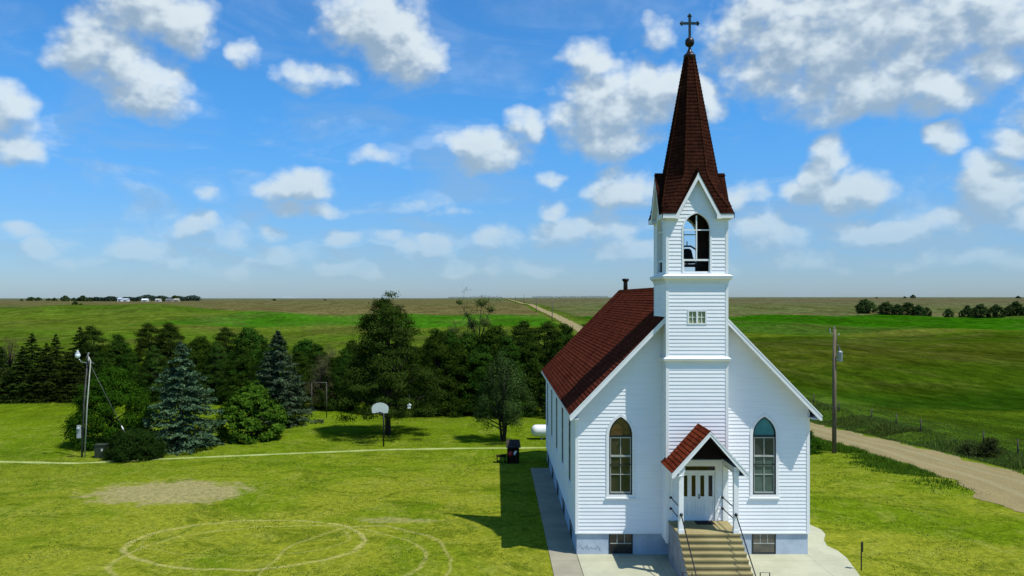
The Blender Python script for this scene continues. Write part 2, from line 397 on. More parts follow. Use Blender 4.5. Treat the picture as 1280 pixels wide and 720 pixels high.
def ground_mat():
    m, nt, b = newmat('ground_cover'); pos = geopos(nt)
    at = N(nt, 'ShaderNodeAttribute', attribute_name='cover'); c = at.outputs['Color']
    sp = N(nt, 'ShaderNodeSeparateXYZ'); L(nt, pos, sp.inputs[0]); px, py = sp.outputs[0], sp.outputs[1]
    near = ramp(nt, py, 75, 60, 0, 1); near = math_(nt, 'MULTIPLY', near, ramp(nt, px, 33, 29, 0, 1))
    flat = mapping(nt, pos, (1, 1, 0))
    # lawn: dry straw patches, dark clover patches, mower streaks, fine blades
    n1 = noise(nt, .13, 6, .65, mapping(nt, pos, (.9, .75, 0)), .8); n2 = noise(nt, .8, 7, .75, mapping(nt, pos, (.9, .65, 0)), .9); n3 = noise(nt, 7, 6, .8, flat, .5)
    n4 = noise(nt, .33, 6, .75, mapping(nt, pos, (.8, 1.1, 0)), 1.8)
    dry = ramp(nt, py, 62, 34, 0, .75)
    c1 = mixc(nt, math_(nt, 'MULTIPLY', math_(nt, 'MULTIPLY', ramp(nt, n1, .36, .55), near), dry), c, (.235, .245, .022))
    c1 = mixc(nt, math_(nt, 'MULTIPLY', ramp(nt, n2, .48, .66, 0, .55), near), c1, (.22, .24, .04))
    c1 = mixc(nt, math_(nt, 'MULTIPLY', ramp(nt, n4, .49, .62, 0, .58), near), c1, (.058, .098, .003))
    # field scale variation
    f1 = noise(nt, .05, 7, .72, mapping(nt, pos, (1, .5, 0)), 1.0); f2 = noise(nt, .5, 7, .8, mapping(nt, pos, (1, .35, 0)), .6)
    notn = math_(nt, 'SUBTRACT', 1.0, near)
    c1 = mixc(nt, math_(nt, 'MULTIPLY', ramp(nt, f1, .44, .60, 0, .9), notn), c1, mixc(nt, 1.0, c1, (.62, .60, .55), 'MULTIPLY'))
    f0 = noise(nt, .016, 6, .7, mapping(nt, pos, (1, .7, 0)), 1.5)
    c1 = mixc(nt, math_(nt, 'MULTIPLY', ramp(nt, f0, .47, .60, 0, .55), notn), c1, mixc(nt, .5, c1, (.13, .105, .035), 'MIX'))
    f3 = noise(nt, .14, 7, .78, mapping(nt, pos, (.8, .6, 0)), 1.5)
    c1 = mixc(nt, math_(nt, 'MULTIPLY', ramp(nt, f3, .50, .64, 0, .85), notn), c1, mixc(nt, 1.0, c1, (1.55, 1.45, 1.7), 'MULTIPLY'))
    c1 = mixc(nt, math_(nt, 'MULTIPLY', ramp(nt, f2, .42, .58, 0, .9), notn), c1, mixc(nt, 1.0, c1, (.50, .55, .5), 'MULTIPLY'))
    # stubble rows far out
    wv = N(nt, 'ShaderNodeTexWave'); L(nt, mapping(nt, pos, (.004, .05, 0)), wv.inputs['Vector']); wv.inputs['Scale'].default_value = 1; wv.inputs['Distortion'].default_value = 6; wv.inputs['Detail'].default_value = 4; wv.bands_direction = 'Y'
    c1 = mixc(nt, math_(nt, 'MULTIPLY', wv.outputs['Fac'], ramp(nt, py, 380, 480, 0, .4)), c1, mixc(nt, 1.0, c1, (.55, .55, .5), 'MULTIPLY'))
    # worn circles left by turning vehicles, and the bare patch
    def vsub(cx, cy, rx, ry, warp=.13):
        w = N(nt, 'ShaderNodeTexNoise'); w.inputs['Scale'].default_value = .35; w.inputs['Detail'].default_value = 2; L(nt, flat, w.inputs['Vector'])
        wv_ = N(nt, 'ShaderNodeVectorMath', operation='MULTIPLY_ADD'); L(nt, w.outputs['Color'], wv_.inputs[0]); wv_.inputs[1].default_value = (warp * 8,) * 3; L(nt, flat, wv_.inputs[2])
        a = N(nt, 'ShaderNodeVectorMath', operation='SUBTRACT'); L(nt, wv_.outputs[0], a.inputs[0]); a.inputs[1].default_value = (cx + warp * 4, cy + warp * 4, warp * 4)
        d = N(nt, 'ShaderNodeVectorMath', operation='DIVIDE'); L(nt, a.outputs[0], d.inputs[0]); d.inputs[1].default_value = (rx, ry, 1e5)
        l = N(nt, 'ShaderNodeVectorMath', operation='LENGTH'); L(nt, d.outputs[0], l.inputs[0]); return l.outputs['Value']
    brk = ramp(nt, noise(nt, 1.1, 6, .8, flat), .31, .54)
    for cx, cy, rx, ry, w, s in ((-10.2, 32.9, 4.75, 3.35,  .033, .85), (-8.6, 31.0, 5.9, 4.4, .018, .58), (-5.2, 29.6, 3.4, 5.8, .024, .58), (-10.4, 33.5, 4.2, 2.4, .02, .4)):
        d = math_(nt, 'ABSOLUTE', math_(nt, 'SUBTRACT', vsub(cx, cy, rx, ry), 1.0))
        k = math_(nt, 'MULTIPLY', ramp(nt, d, w * 1.3, w * .2, 0, s), brk)
        c1 = mixc(nt, k, c1, (.34, .32, .10))
    d = vsub(-17.0, 41.6, 4.3, 2.7, .08)
    d = math_(nt, 'ADD', d, math_(nt, 'MULTIPLY_ADD', noise(nt, .9, 7, .75, flat), 1.9, -.95))
    c1 = mixc(nt, ramp(nt, d, 1.10, .70, 0, .92), c1, mixc(nt, ramp(nt, n3, .35, .65), (.31, .275, .115), (.255, .225, .095)))
    # scuffed track right of the circles
    d = vsub(-4.6, 36.2, 2.0, .45, .2); d = math_(nt, 'ADD', d, math_(nt, 'MULTIPLY_ADD', noise(nt, 3, 5, .8, flat), 2.2, -1.1))
    c1 = mixc(nt, ramp(nt, d, 1.0, .7, 0, .5), c1, (.30, .27, .11))
    hf = noise(nt, 3.2, 8, .88, mapping(nt, pos, (1.1, .8, 0)), .3)
    fine = mixc(nt, ramp(nt, hf, .30, .68), (.52, .60, .5), (1.42, 1.34, 1.4))
    fine2 = mixc(nt, ramp(nt, n3, .30, .70), (.70, .74, .6), (1.26, 1.2, 1.3))
    c1 = mixc(nt, ramp(nt, py, 450, 90, 0, 1), c1, mixc(nt, 1.0, mixc(nt, 1.0, c1, fine, 'MULTIPLY'), fine2, 'MULTIPLY'))
    L(nt, c1, b.inputs['Base Color']); b.inputs['Roughness'].default_value = .95; b.inputs['Specular IOR Level'].default_value = 0
    bp = N(nt, 'ShaderNodeBump'); bp.inputs['Strength'].default_value = .55; bp.inputs['Distance'].default_value = .08
    L(nt, math_(nt, 'ADD', hf, n3), bp.inputs['Height']); L(nt, bp.outputs[0], b.inputs['Normal'])
    return m
g = link('ground', me, ground_mat()); tag(g, 'mown lawn, pasture and crop fields rolling to the horizon', None, None, 'structure')

def sheet(name, rows, mat, lift, label=None, top=True):
    """rows: list of polylines (x,y), all the same length -> draped strip"""
    v = []; f = []
    n = len(rows[0])
    for r in rows:
        for (x, y) in r: v.append((x, y, gzf(x, y) + lift + max(0, y - 90) * .0006))
    for a in range(len(rows) - 1):
        for k in range(n - 1): f.append((a * n + k, a * n + k + 1, (a + 1) * n + k + 1, (a + 1) * n + k))
    me = bpy.data.meshes.new(name); me.from_pydata(v, [], f); me.polygons.foreach_set('use_smooth', [True] * len(f)); me.update()
    o = link(name, me, mat); return tag(o, label, None, None, 'structure')

def road_mat():
    m, nt, b = newmat('gravel_road'); pos = geopos(nt); sp = N(nt, 'ShaderNodeSeparateXYZ'); L(nt, pos, sp.inputs[0])
    f = noise(nt, .5, 6, .7, mapping(nt, pos, (2, .35, 0)), .4); c = mixc(nt, ramp(nt, f, .3, .7), (.30, .240, .110), (.235, .190, .088))
    xw = math_(nt, 'ADD', sp.outputs[0], math_(nt, 'MULTIPLY_ADD', noise(nt, .12, 3, .5, pos), .8, -.4))
    for cx in (26.9, 28.6):
        d = math_(nt, 'ABSOLUTE', math_(nt, 'SUBTRACT', xw, cx)); c = mixc(nt, ramp(nt, d, .42, .12, 0, .45), c, (.34, .295, .16))
    g = noise(nt, 9, 6, .8, pos); c = mixc(nt, ramp(nt, g, .4, .65, 0, .65), c, (.15, .13, .065))
    L(nt, c, b.inputs['Base Color']); b.inputs['Roughness'].default_value = .95; b.inputs['Specular IOR Level'].default_value = 0
    bp = N(nt, 'ShaderNodeBump'); bp.inputs['Strength'].default_value = .4; bp.inputs['Distance'].default_value = .04
    L(nt, g, bp.inputs['Height']); L(nt, bp.outputs[0], b.inputs['Normal']); return m
ys = axis([(12, 100, 352), (100, 300, 120), (300, 700, 80), (700, 1500, 50), (1500, 3400, 20)])
rows = []
for y in ys:
    j = lambda s: (.25 * math.sin(y * .9 + s) + .18 * math.sin(y * 2.3 + 2 * s) + RNG.normal() * .06) * (1 if y < 150 else 1.5)
    l = 25.4 + j(0) + (.9 * math.exp(-((y - 39) / 5) ** 2)) * -1; r = 30.3 + j(3)
    rows.append([(l + (r - l) * k / 8, y) for k in range(9)])
sheet('gravel_road', rows, road_mat(), .016, 'pale gravel road running straight past the church to the horizon')

# concrete apron + sidewalk (slabs with a small real thickness)
def slab(name, poly, z, mat, label):
    mb = MB(); mb.face([(x, y, z) for x, y in poly])
    for a, b in zip(poly, poly[1:] + poly[:1]): mb.face([(a[0], a[1], z), (b[0], b[1], z), (b[0], b[1], -.05), (a[0], a[1], -.05)])
    o = mb.build(name, mat); return tag(o, label, None, None, 'structure')
slab('concrete_apron', [(3.17, 22), (12.9, 22), (13.15, 28.9), (13.55, 30.9), (13.58, 31.8), (13.42, 32.4), (13.6, 33.2), (14.0, 34.0), (14.1, 34.7), (13.9, 35.5), (13.2, 36.6), (12.1, 37.2), (12.1, 31.5), (3.17, 31.5)], .03, M['concrete'], 'pale concrete apron in front of the church')
slab('sidewalk', [(2.12, 22), (3.155, 22), (3.155, 47.3), (2.05, 47.3)], .026, M['walk'], 'concrete sidewalk along the left wall of the church')
pc = [(-48, 48.6), (-40, 48.9), (-30.5, 49.2), (-25.5, 48.7), (-21.5, 49.9), (-15, 51.4), (-7.5, 53.1), (-2, 53.6), (3.5, 53.8), (12, 54.0), (21, 54.5)]
rows = []
for k in range(120):
    t = k / 119 * (pc[-1][0] - pc[0][0]) + pc[0][0]; y = float(np.interp(t, [p[0] for p in pc], [p[1] for p in pc]))
    w = .23 + .05 * math.sin(k * 1.7) + .03 * math.sin(k * .6); rows.append([(t, y - w), (t, y), (t, y + w)])
sheet('footpath', rows, M['path'], .008, 'thin pale footpath crossing the lawn')

# ------------------------------------------------------------------ church
CX = 7.685; XL = 3.13; XR = 12.24; YF = 31.3; YB = 49.7
church = empty('church', (CX, YF, 0), 'white clapboard country church with red shingle roof and tall brown spire', 'church')
RZ, RS = 10.55, 1.03
def roofz(x): return RZ - RS * abs(x - CX)
TCX, TCY, TH = 7.665, 31.665, 1.165
def T_front(a, d, z): return (a, YF - d, z)
def T_back(a, d, z): return (a, YB + d, z)
def T_left(a, d, z): return (XL - d, a, z)
def T_right(a, d, z): return (XR + d, a, z)
def T_tower(k):
    n = [(0, -1), (1, 0), (0, 1), (-1, 0)][k]; t = [(1, 0), (0, 1), (-1, 0), (0, -1)][k]
    return lambda a, d, z: (TCX + n[0] * (TH + d) + t[0] * a, TCY + n[1] * (TH + d) + t[1] * a, z)
def arch(c, w, z0, zs, za, off=0, n=9):
    """pointed-arch outline, anticlockwise from bottom left; off widens it"""
    hw = w / 2; h = za - zs; Rr = (h * h + hw * hw) / w
    cxr = hw - Rr
    a1 = math.acos(min(1, max(-1, (0 - cxr) / Rr))); R2 = Rr + off
    aa = math.acos(min(1, max(-1, (0 - cxr) / R2)))
    rt = [(c + cxr + R2 * math.cos(aa * i / n), zs + R2 * math.sin(aa * i / n)) for i in range(n + 1)]
    lt = [(2 * c - p[0], p[1]) for p in rt[:-1]][::-1]
    return [(c - hw - off, z0 - off), (c + hw + off, z0 - off)] + rt + lt
def arch_hw(w, z0, zs, za, z):
    if z < z0 or z > za: return 0
    if z <= zs: return w / 2
    hw = w / 2; h = za - zs; Rr = (h * h + hw * hw) / w; q = Rr * Rr - (z - zs) ** 2
    return max(0, math.sqrt(max(0, q)) + hw - Rr)
def lap(mb, T, z0, z1, h, spans, t=.019, m=0):
    n = max(1, round((z1 - z0) / h)); h = (z1 - z0) / n
    for i in range(n):
        a = z0 + i * h; b = a + h + .003; jt = RNG.normal() * .0012
        full = spans(a, a + h); ns = 1 if (len(full) == 1 and spans(a, a + .01) == spans(a + h - .01, a + h) == full) else 6
        for q in range(ns):
            za, zb = a + (b - a) * q / ns, a + (b - a) * (q + 1) / ns
            ta, tb = (t + jt) * (1 - q / ns) + .002 * q / ns, (t + jt) * (1 - (q + 1) / ns) + .002 * (q + 1) / ns
            for (l, r) in spans(za, zb):
                if r - l < .01: continue
                mb.face([T(l, ta, za), T(r, ta, za), T(r, tb, zb), T(l, tb, zb)], m)
                if q == 0: mb.face([T(l, -.002, a), T(r, -.002, a), T(r, t + jt, a), T(l, t + jt, a)], m)
def cut(span, holes, za, zb):
    out = [span]; zm = (za + zb) / 2
    for (c, w, z0, zs, zt) in holes:
        hw = arch_hw(w, z0, zs, zt, zm)
        if hw <= 0: continue
        nw = []
        for l, r in out:
            if c - hw > l and c + hw < r: nw += [(l, c - hw), (c + hw, r)]
            else: nw.append((l, r))
        out = nw
    return out
H_ = .143
WL = (4.875, .90, 2.38, 4.70, 5.42); WR = (10.495, .90, 2.38, 4.70, 5.42)
door_hole = (7.70, 1.30, 1.60, 3.62, 3.63)
side_c = [33.7 + 3.6 * k for k in range(5)]
sideholes = [(c, .90, 2.38, 4.70, 5.42) for c in side_c]
def gable_spans(holes):
    def f(a, b):
        hw = min((XR - XL) / 2, (RZ - .10 - a) / RS)
        return cut((CX - hw, CX + hw), holes, a, b)
    return f
w = MB(); lap(w, T_front, .87, 10.4, H_, gable_spans([WL, WR])); w.build('wall', M['paint'], church)['label'] = 'gabled front wall in white clapboard'
w = MB(); lap(w, T_back, .87, 10.4, H_, gable_spans([])); w.build('wall', M['paint'], church)['label'] = 'gabled rear wall in white clapboard'
w = MB(); lap(w, T_left, .87, 5.75, H_, lambda a, b: cut((YF, YB), sideholes, a, b)); w.build('wall', M['paint'], church)['label'] = 'long left wall in white clapboard'
w = MB(); lap(w, T_right, .87, 5.75, H_, lambda a, b: cut((YF, YB), sideholes, a, b)); w.build('wall', M['paint'], church)['label'] = 'long right wall in white clapboard'
# foundation
w = MB(); w.box(XL + .03, XR - .03, YF + .03, YB - .03, -.1, .872); w.build('foundation', M['found'], church)
w = MB(); w.box(XL - .03, XR + .03, YF - .035, YF + .02, .845, .872 + .03)
w.box(XL - .035, XL + .02, YF + .02, YB, .845, .90); w.box(XR - .02, XR + .035, YF + .02, YB, .845, .90)
for x in (XL, XR):
    s = -1 if x == XL else 1
    w.box(x - .09 if s > 0 else x - .028, x + .028 if s > 0 else x + .09, YF - .028, YF + .002, .902, 5.62)
    w.box(min(x + s * .002, x + s * .028), max(x + s * .002, x + s * .028), YF + .003, YF + .09, .902, 5.55)
    w.box(min(x + s * .002, x + s * .028), max(x + s * .002, x + s * .028), YB - .09, YB, .902, 5.55)
w.build('corner_trim', M['trim'], church)
# cornerstone scratches
w = MB(); w.tube([(3.22 + k * .034, YF + .028, .30 + .05 * math.sin(k * .9) + RNG.normal() * .035 - k * .002) for k in range(26)], [.0015 + .004 * RNG.uniform() for k in range(26)], 4)
w.build('crack', M['dark'], church)

# main roof: real overlapping courses
roof = MB()
YR0, YR1, XO = 30.75, 50.05, 4.84
cs, sn = 1 / math.hypot(1, RS), RS / math.hypot(1, RS)
slope_len = XO / cs
nC = 42; st = slope_len / nC
for s in (-1, 1):
    for i in range(nC):
        e0 = i * st; e1 = e0 + st + .004; t0 = .016 + RNG.normal() * .002
        def pt(e, t, y): return (CX + s * (XO - e * cs) + s * t * sn, y, RZ - RS * XO + e * sn + t * cs)
        roof.face([pt(e0, t0, YR0), pt(e0, t0, YR1), pt(e1, .002, YR1), pt(e1, .002, YR0)])
        roof.face([pt(e0, 0, YR0), pt(e0, 0, YR1), pt(e0, t0, YR1), pt(e0, t0, YR0)])
for k in range(63):                                            # ridge caps
    y = YR0 + k * .306; q = .012 + .01 * (k % 2)
    for s in (-1, 1): roof.face([(CX, y, RZ + q + .02), (CX, y + .31, RZ + q + .008), (CX + s * .16, y + .31, RZ + q - .165), (CX + s * .16, y, RZ + q - .15)])
ro = roof.build('roof', M['roof'], church)
w = MB(); th = .13
for s in (-1, 1):                                              # deck, rake boards, fascia
    e = (CX + s * XO, RZ - RS * XO)
    w.face([(CX, YR0 + .01, RZ - th), (e[0] - s * .02, YR0 + .01, e[1] - th), (e[0] - s * .02, YR1 - .01, e[1] - th), (CX, YR1 - .01, RZ - th)])
    for y0 in (YR0 - .018, YR1 - .02):
        pl = [(CX, RZ - .008), (e[0] + s * .01, e[1] - .018), (e[0] + s * .01, e[1] - .21), (e[0] - s * .06, e[1] - .21), (CX, RZ - .215)]
        w.prism([(p[0], p[1]) for p in pl], lambda a, d, z, y0=y0: (a, y0 + d, z), 0, .038)
    y0 = YR0 - .03; pl = [(CX, RZ + .0), (e[0] + s * .014, e[1] - .012), (e[0] + s * .014, e[1] - .075), (CX, RZ - .066)]
    w.prism(pl, lambda a, d, z, y0=y0: (a, y0 + d, z), 0, .012)
    x0, x1 = sorted((e[0] - s * .03, e[0] + s * .008))
    w.box(x0, x1, YR0 + .021, YR1 - .021, e[1] - .17, e[1] - .022)
    x0, x1 = sorted((e[0] - s * .03, CX + s * 4.5)); w.box(x0, x1, YR0 + .03, YR1 - .03, e[1] - .175, e[1] - .15)
w.build('rake_board', M['trim'], church)
w = MB(); w.lathe([(.001, 10.3), (.13, 10.3), (.125, 10.95), (.12, 11.02), (.17, 11.08), (.21, 11.14), (.21, 11.2), (.15, 11.23), (.10, 11.2), (.001, 11.2)], CX + .02, 47.6, 14)
w.build('flue', M['finial'], ro)

# windows --------------------------------------------------------
def make_window(T, c, w_, z0, zs, za, parent, panes, label=None, simple=False):
    cas = MB(); cas.ring(arch(c, w_, z0, zs, za, .115), arch(c, w_, z0, zs, za, .004), T, -.05, .034)
    cas.box(c - w_ / 2 - .15, c + w_ / 2 + .15, -.03, .075, z0 - .165, z0 - .117, T)          # sill
    win = cas.build('window', M['trim'], parent)
    if label: win['label'] = label
    fr = MB(); fr.ring(arch(c, w_, z0, zs, za, .006), arch(c, w_, z0, zs, za, -.040), T, -.06, .012)
    fr.box(c - w_ / 2, c + w_ / 2, -.05, .006, zs - .035, zs - .008, T)
    fr.box(c - w_ / 2, c + w_ / 2, -.02, .010, z0 + 1.16, z0 + 1.185, T)
    fr.build('frame', M['dark'], win)
    if not simple:
        sa = MB(); iw = w_ - .09; f = .028
        zr = [z0 + .05, z0 + .78, z0 + 1.50, zs - .10]
        sa.box(c - iw / 2, c + iw / 2, -.055, -.012, z0 + .042, z0 + .10, T)
        sa.box(c - iw / 2, c + iw / 2, -.055, -.018, zr[1] - .012, zr[1] + .012, T)
        sa.box(c - iw / 2, c + iw / 2, -.055, -.004, zr[2] - .035, zr[2] + .035, T)
        sa.box(c - iw / 2, c + iw / 2, -.055, -.014, zr[3] - .02, zr[3] + .02, T)
        sa.box(c - .014, c + .014, -.05, -.02, z0 + .10, zr[3] - .02, T)
        for s in (-1, 1):
            x = c + s * (iw / 2 - .015); sa.box(x - .016, x + .016, -.055, -.016, z0 + .10, zr[3] - .02, T)
        sa.build('sash', M['muntin'], win)
    z_s = zs - .03
    for (key, a, b) in panes:
        a_, b_ = z0 + a * (z_s - z0), z0 + b * (z_s - z0)
        pn = MB()
        if b <= 1: pn.face([T(c - w_ / 2 - .002, -.045, a_), T(c + w_ / 2 + .002, -.045, a_), T(c + w_ / 2 + .002, -.045, b_), T(c - w_ / 2 - .002, -.045, b_)])
        else:
            ol = arch(c, w_, z_s, zs, za, .002); pn.face([T(p[0], -.045, p[1]) for p in ol])
        pn.build('pane', M[key], win)
    return win
make_window(T_front, *WL, church, [('pane_olive', 0, 1), ('pane_amber', 1, 2)], 'left front arched window with amber glass in its point')
make_window(T_front, *WR, church, [('pane_grey', 0, .62), ('pane_greyd', .62, 1), ('pane_teal', 1, 2)], 'right front arched window with teal glass in its point')
for Tt in (T_left, T_right):
    for c in side_c: make_window(Tt, c, .90, 2.38, 4.70, 5.42, church, [('pane_dark', 0, 1), ('pane_dark', 1, 2)])
def basement(T, c, key, parent):
    fr = MB()
    z0, z1, hw = .055, .845, .465
    o = [(c - hw, z0), (c + hw, z0), (c + hw, z1), (c - hw, z1)]; i_ = [(c - hw + .045, z0 + .045), (c + hw - .045, z0 + .045), (c + hw - .045, z1 - .02), (c - hw + .045, z1 - .02)]
    fr.ring(o, i_, T, -.06, -.012)
    wn = fr.build('basement_window', M['dark'], parent)
    mu = MB(); mu.box(c - hw + .05, c + hw - .05, -.05, -.018, .44, .475, T)
    for k in (-1, 1): mu.box(c + k * .145 - .012, c + k * .145 + .012, -.05, -.02, .475, .82, T)
    mu.build('sash', M['muntin'], wn)
    p = MB(); p.face([T(c - hw, -.026, .055), T(c + hw, -.026, .055), T(c + hw, -.026, .845), T(c - hw, -.026, .845)]); p.build('pane', M[key], wn)
basement(T_front, 4.885, 'pane_base', church); basement(T_front, 10.49, 'pane_baseg', church)
for Tt in (T_left, T_right):
    for c in side_c: basement(Tt, c, 'pane_dark', church)

# tower -----------------------------------------------------------
BW = (-.015, 1.02, 11.03, 12.66, 13.30)
GZ0, GZ1 = 13.26, 14.90
def gg(z): return .88 * (GZ1 - z) / (GZ1 - GZ0)
tw = MB()
T0 = T_tower(0)
dh = (7.70 - TCX, 1.32, 1.58, 3.66, 3.67)
mh = (0, .66, 9.10, 9.555, 9.56)
lap(tw, T0, .75, 7.62, H_, lambda a, b: cut((-TH, TH), [dh], a, b))
lap(tw, T0, 7.80, 10.75, H_, lambda a, b: cut((-TH, TH), [mh], a, b))
for k in (1, 3):
    lap(tw, T_tower(k), .75, 7.62, H_, lambda a, b: [(-TH, TH)])
    lap(tw, T_tower(k), 7.80, 10.75, H_, lambda a, b: [(-TH, TH)])
lap(tw, T_tower(2), 8.8, 10.75, H_, lambda a, b: [(-TH, TH)])
tower = tw.build('tower', M['paint'], church)
bf = MB()
for k in range(4):
    def sp(a, b):
        hw = TH if a < GZ0 - .02 else gg(a); return cut((-hw, hw), [BW], a, b)
    lap(bf, T_tower(k), 10.98, 14.85, H_, sp)
belfry = bf.build('belfry', M['paint'], church)
inn = MB()
for k in range(4):
    T = T_tower(k); z = 10.98
    while z < 13.38:
        for l, r in cut((-TH + .1, TH - .1), [(BW[0], BW[1] + .02, BW[2], BW[3], BW[4])], z, z + .12): inn.face([T(l, -.10, z), T(r, -.10, z), T(r, -.10, z + .121), T(l, -.10, z + .121)])
        z += .12
inn.face([(TCX - 1.05, TCY - 1.05, 13.42), (TCX + 1.05, TCY - 1.05, 13.42), (TCX + 1.05, TCY + 1.05, 13.42), (TCX - 1.05, TCY + 1.05, 13.42)])
inn.face([(TCX - 1.06, TCY - 1.06, 11.0), (TCX + 1.06, TCY - 1.06, 11.0), (TCX + 1.06, TCY + 1.06, 11.0), (TCX - 1.06, TCY + 1.06, 11.0)])
inn.build('lining', M['inner'], belfry)
tr = MB()
for k in range(4):
    T = T_tower(k)
    for s in (-1, 1):
        a0, a1 = sorted((s * (TH + .024), s * (TH - .085)))
        for z0, z1 in ((.72, 7.60), (7.82, 10.68), (11.0, 13.09)):
            if k == 2 and z0 < 9: continue
            if k in (0, 2): tr.box(a0, a1, -.004, .024, z0, z1, T)
            else:
                a0b, a1b = sorted((s * (TH - .001), s * (TH - .085))); tr.box(a0b, a1b, -.004, .0235, z0, z1, T)
tr.build('corner_trim', M['trim'], tower)
def sweep(mb, prof, back=True):
    for i in range(len(prof) - 1):
        (d0, z0), (d1, z1) = prof[i], prof[i + 1]
        for k in range(4):
            T = T_tower(k); mb.face([T(-TH - d0, d0, z0), T(TH + d0, d0, z0), T(TH + d1, d1, z1), T(-TH - d1, d1, z1)])
w = MB(); sweep(w, [(0, 10.60), (.03, 10.62), (.05, 10.72), (.13, 10.80), (.155, 10.82), (.155, 10.885), (.17, 10.89), (.17, 10.91), (0, 10.985)])
w.build('cornice', M['trim'], tower)
w = MB(); sweep(w, [(0, 7.52), (.028, 7.54), (.04, 7.62), (.09, 7.68), (.11, 7.70), (.11, 7.755), (.12, 7.76), (0, 7.84)])
w.build('cornice', M['trim'], tower)
# little paired window in the middle stage
w = MB(); T = T0
w.ring([(-.37, 9.06), (.37, 9.06), (.37, 9.60), (-.37, 9.60)], [(-.31, 9.11), (.31, 9.11), (.31, 9.55), (-.31, 9.55)], T, -.03, .03)
w.box(-.035, .035, -.02, .028, 9.11, 9.55, T); tw_w = w.build('window', M['trim'], tower)
w = MB()
for c in (-.172, .172):
    w.box(c - .012, c + .012, -.018, .004, 9.11, 9.55, T); w.box(c - .13, c + .13, -.018, .003, 9.32, 9.34, T)
# louvre openings of belfry
w2 = MB(); w2.face([T(-.33, -.02, 9.10), T(.33, -.02, 9.10), T(.33, -.02, 9.56), T(-.33, -.02, 9.56)])
for k in range(4):
    T = T_tower(k); c, w_, z0, zs, za = BW
    cs_ = MB(); cs_.ring(arch(c, w_, z0, zs, za, .055), arch(c, w_, z0, zs, za, -.004), T, -.115, .030)
    ow = cs_.build('window', M['trim'], belfry)
    cs_.v = []; 
    mu = MB(); mu.box(c - .022, c + .022, -.06, -.02, z0 + .45, za - .09, T); mu.box(c - .51, c + .51, -.058, -.022, zs - .022, zs + .022, T)
    mu.box(c - .51, c + .51, -.065, -.015, z0 + .45, z0 + .52, T); mu.box(c - .51, c + .51, -.065, -.018, z0, z0 + .05, T)
    for s in (-1, 1): mu.box(c + s * .49 - .018, c + s * .49 + .018, -.064, -.019, z0 + .05, z0 + .45, T)
    mu.build('muntin', M['trim'], belfry)
w.build('muntin', M['trim'], tower); w2.build('pane', M['pane_yel'], tower)

# spire -----------------------------------------------------------
def rr_(z): return .99 - .172 * (z - GZ1) if z >= GZ1 else .99 + (GZ1 - z) * .232
def hh_(z):
    r = rr_(z); t = .4142 * r
    if z >= GZ1: return t
    f = (GZ1 - z) / (GZ1 - GZ0); return t + (r - t) * f ** 1.25
def PT(k, a, y, z):                # rotated plan coordinates around the tower axis (y<0 is outward)
    n = [(0, -1), (1, 0), (0, 1), (-1, 0)][k]; t = [(1, 0), (0, 1), (-1, 0), (0, -1)][k]
    return (TCX - n[0] * y + t[0] * a, TCY - n[1] * y + t[1] * a, z)
sp_ = MB(); ZT = 19.62
n = 44; zz = [GZ0 + (ZT - GZ0) * i / n for i in range(n + 1)]
lip = .020
for k in range(4):
    for z0, z1 in zip(zz, zz[1:]):
        r0, r1 = rr_(z0) + lip, rr_(z1) + .002; h0, h1 = hh_(z0) * (r0 / rr_(z0)), hh_(z1) * (r1 / rr_(z1)); rb = rr_(z0); hb = hh_(z0)
        if z0 < GZ1 - .01:
            g0, g1 = gg(z0), max(0, gg(z1))
            for s in (-1, 1):
                sp_.face([PT(k, s * g0, -r0, z0), PT(k, s * h0, -r0, z0), PT(k, s * h1, -r1, z1), PT(k, s * g1, -r1, z1)])
                sp_.face([PT(k, s * g0, -rb, z0), PT(k, s * hb, -rb, z0), PT(k, s * h0, -r0, z0), PT(k, s * g0, -r0, z0)])
                yv = -1.385                                           # gablet roof courses
                a0 = g0 + lip * .8; a1 = g1 + .002
                sp_.face([PT(k, s * a0, yv, z0), PT(k, s * a0, -rr_(z0) + .1, z0), PT(k, s * a1, -rr_(z1) + .1, z1 + .01), PT(k, s * a1, yv, z1 + .01)])
                sp_.face([PT(k, s * (g0 - .03), yv, z0), PT(k, s * (g0 - .03), -rr_(z0), z0), PT(k, s * a0, -rr_(z0), z0), PT(k, s * a0, yv, z0)])
                sp_.face([PT(k, s * (g0 - .05), yv, z0), PT(k, s * a0, yv, z0), PT(k, s * a1, yv, z1), PT(k, s * max(0, g1 - .05), yv, z1)])
        else:
            sp_.face([PT(k, -h0, -r0, z0), PT(k, h0, -r0, z0), PT(k, h1, -r1, z1), PT(k, -h1, -r1, z1)])
            sp_.face([PT(k, -hb, -rb, z0), PT(k, hb, -rb, z0), PT(k, h0, -r0, z0), PT(k, -h0, -r0, z0)])
        sp_.face([PT(k, h0, -r0, z0), PT(k, r0, -h0, z0), PT(k, r1, -h1, z1), PT(k, h1, -r1, z1)])     # diagonal face
        sp_.face([PT(k, hb, -rb, z0), PT(k, rb, -hb, z0), PT(k, r0, -h0, z0), PT(k, h0, -r0, z0)])
    # gablet ridge cap
    sp_.box(-.05, .05, -1.40, -.90, GZ1 - .02, GZ1 + .035, lambda a, y, z, k=k: PT(k, a, y, z))
spire = sp_.build('spire', M['spire'], church)
for k in range(4):
    for which in (0, 1):
        hp = MB()
        for z0, z1 in zip(zz, zz[1:]):
            def e(z, q, k=k, which=which):
                r, h = rr_(z) + q, hh_(z) + q * .7; return PT(k, h, -r, z) if which == 0 else PT(k, r, -h, z)
            if z0 < GZ0 + .2: continue
            hp.beam(e(z0, .022), e(z1, .006), .055, .02, (TCX - e(z0, 0)[0], TCY - e(z0, 0)[1], 0))
        hp.build('hip_cap', M['hip'], spire)
w = MB()
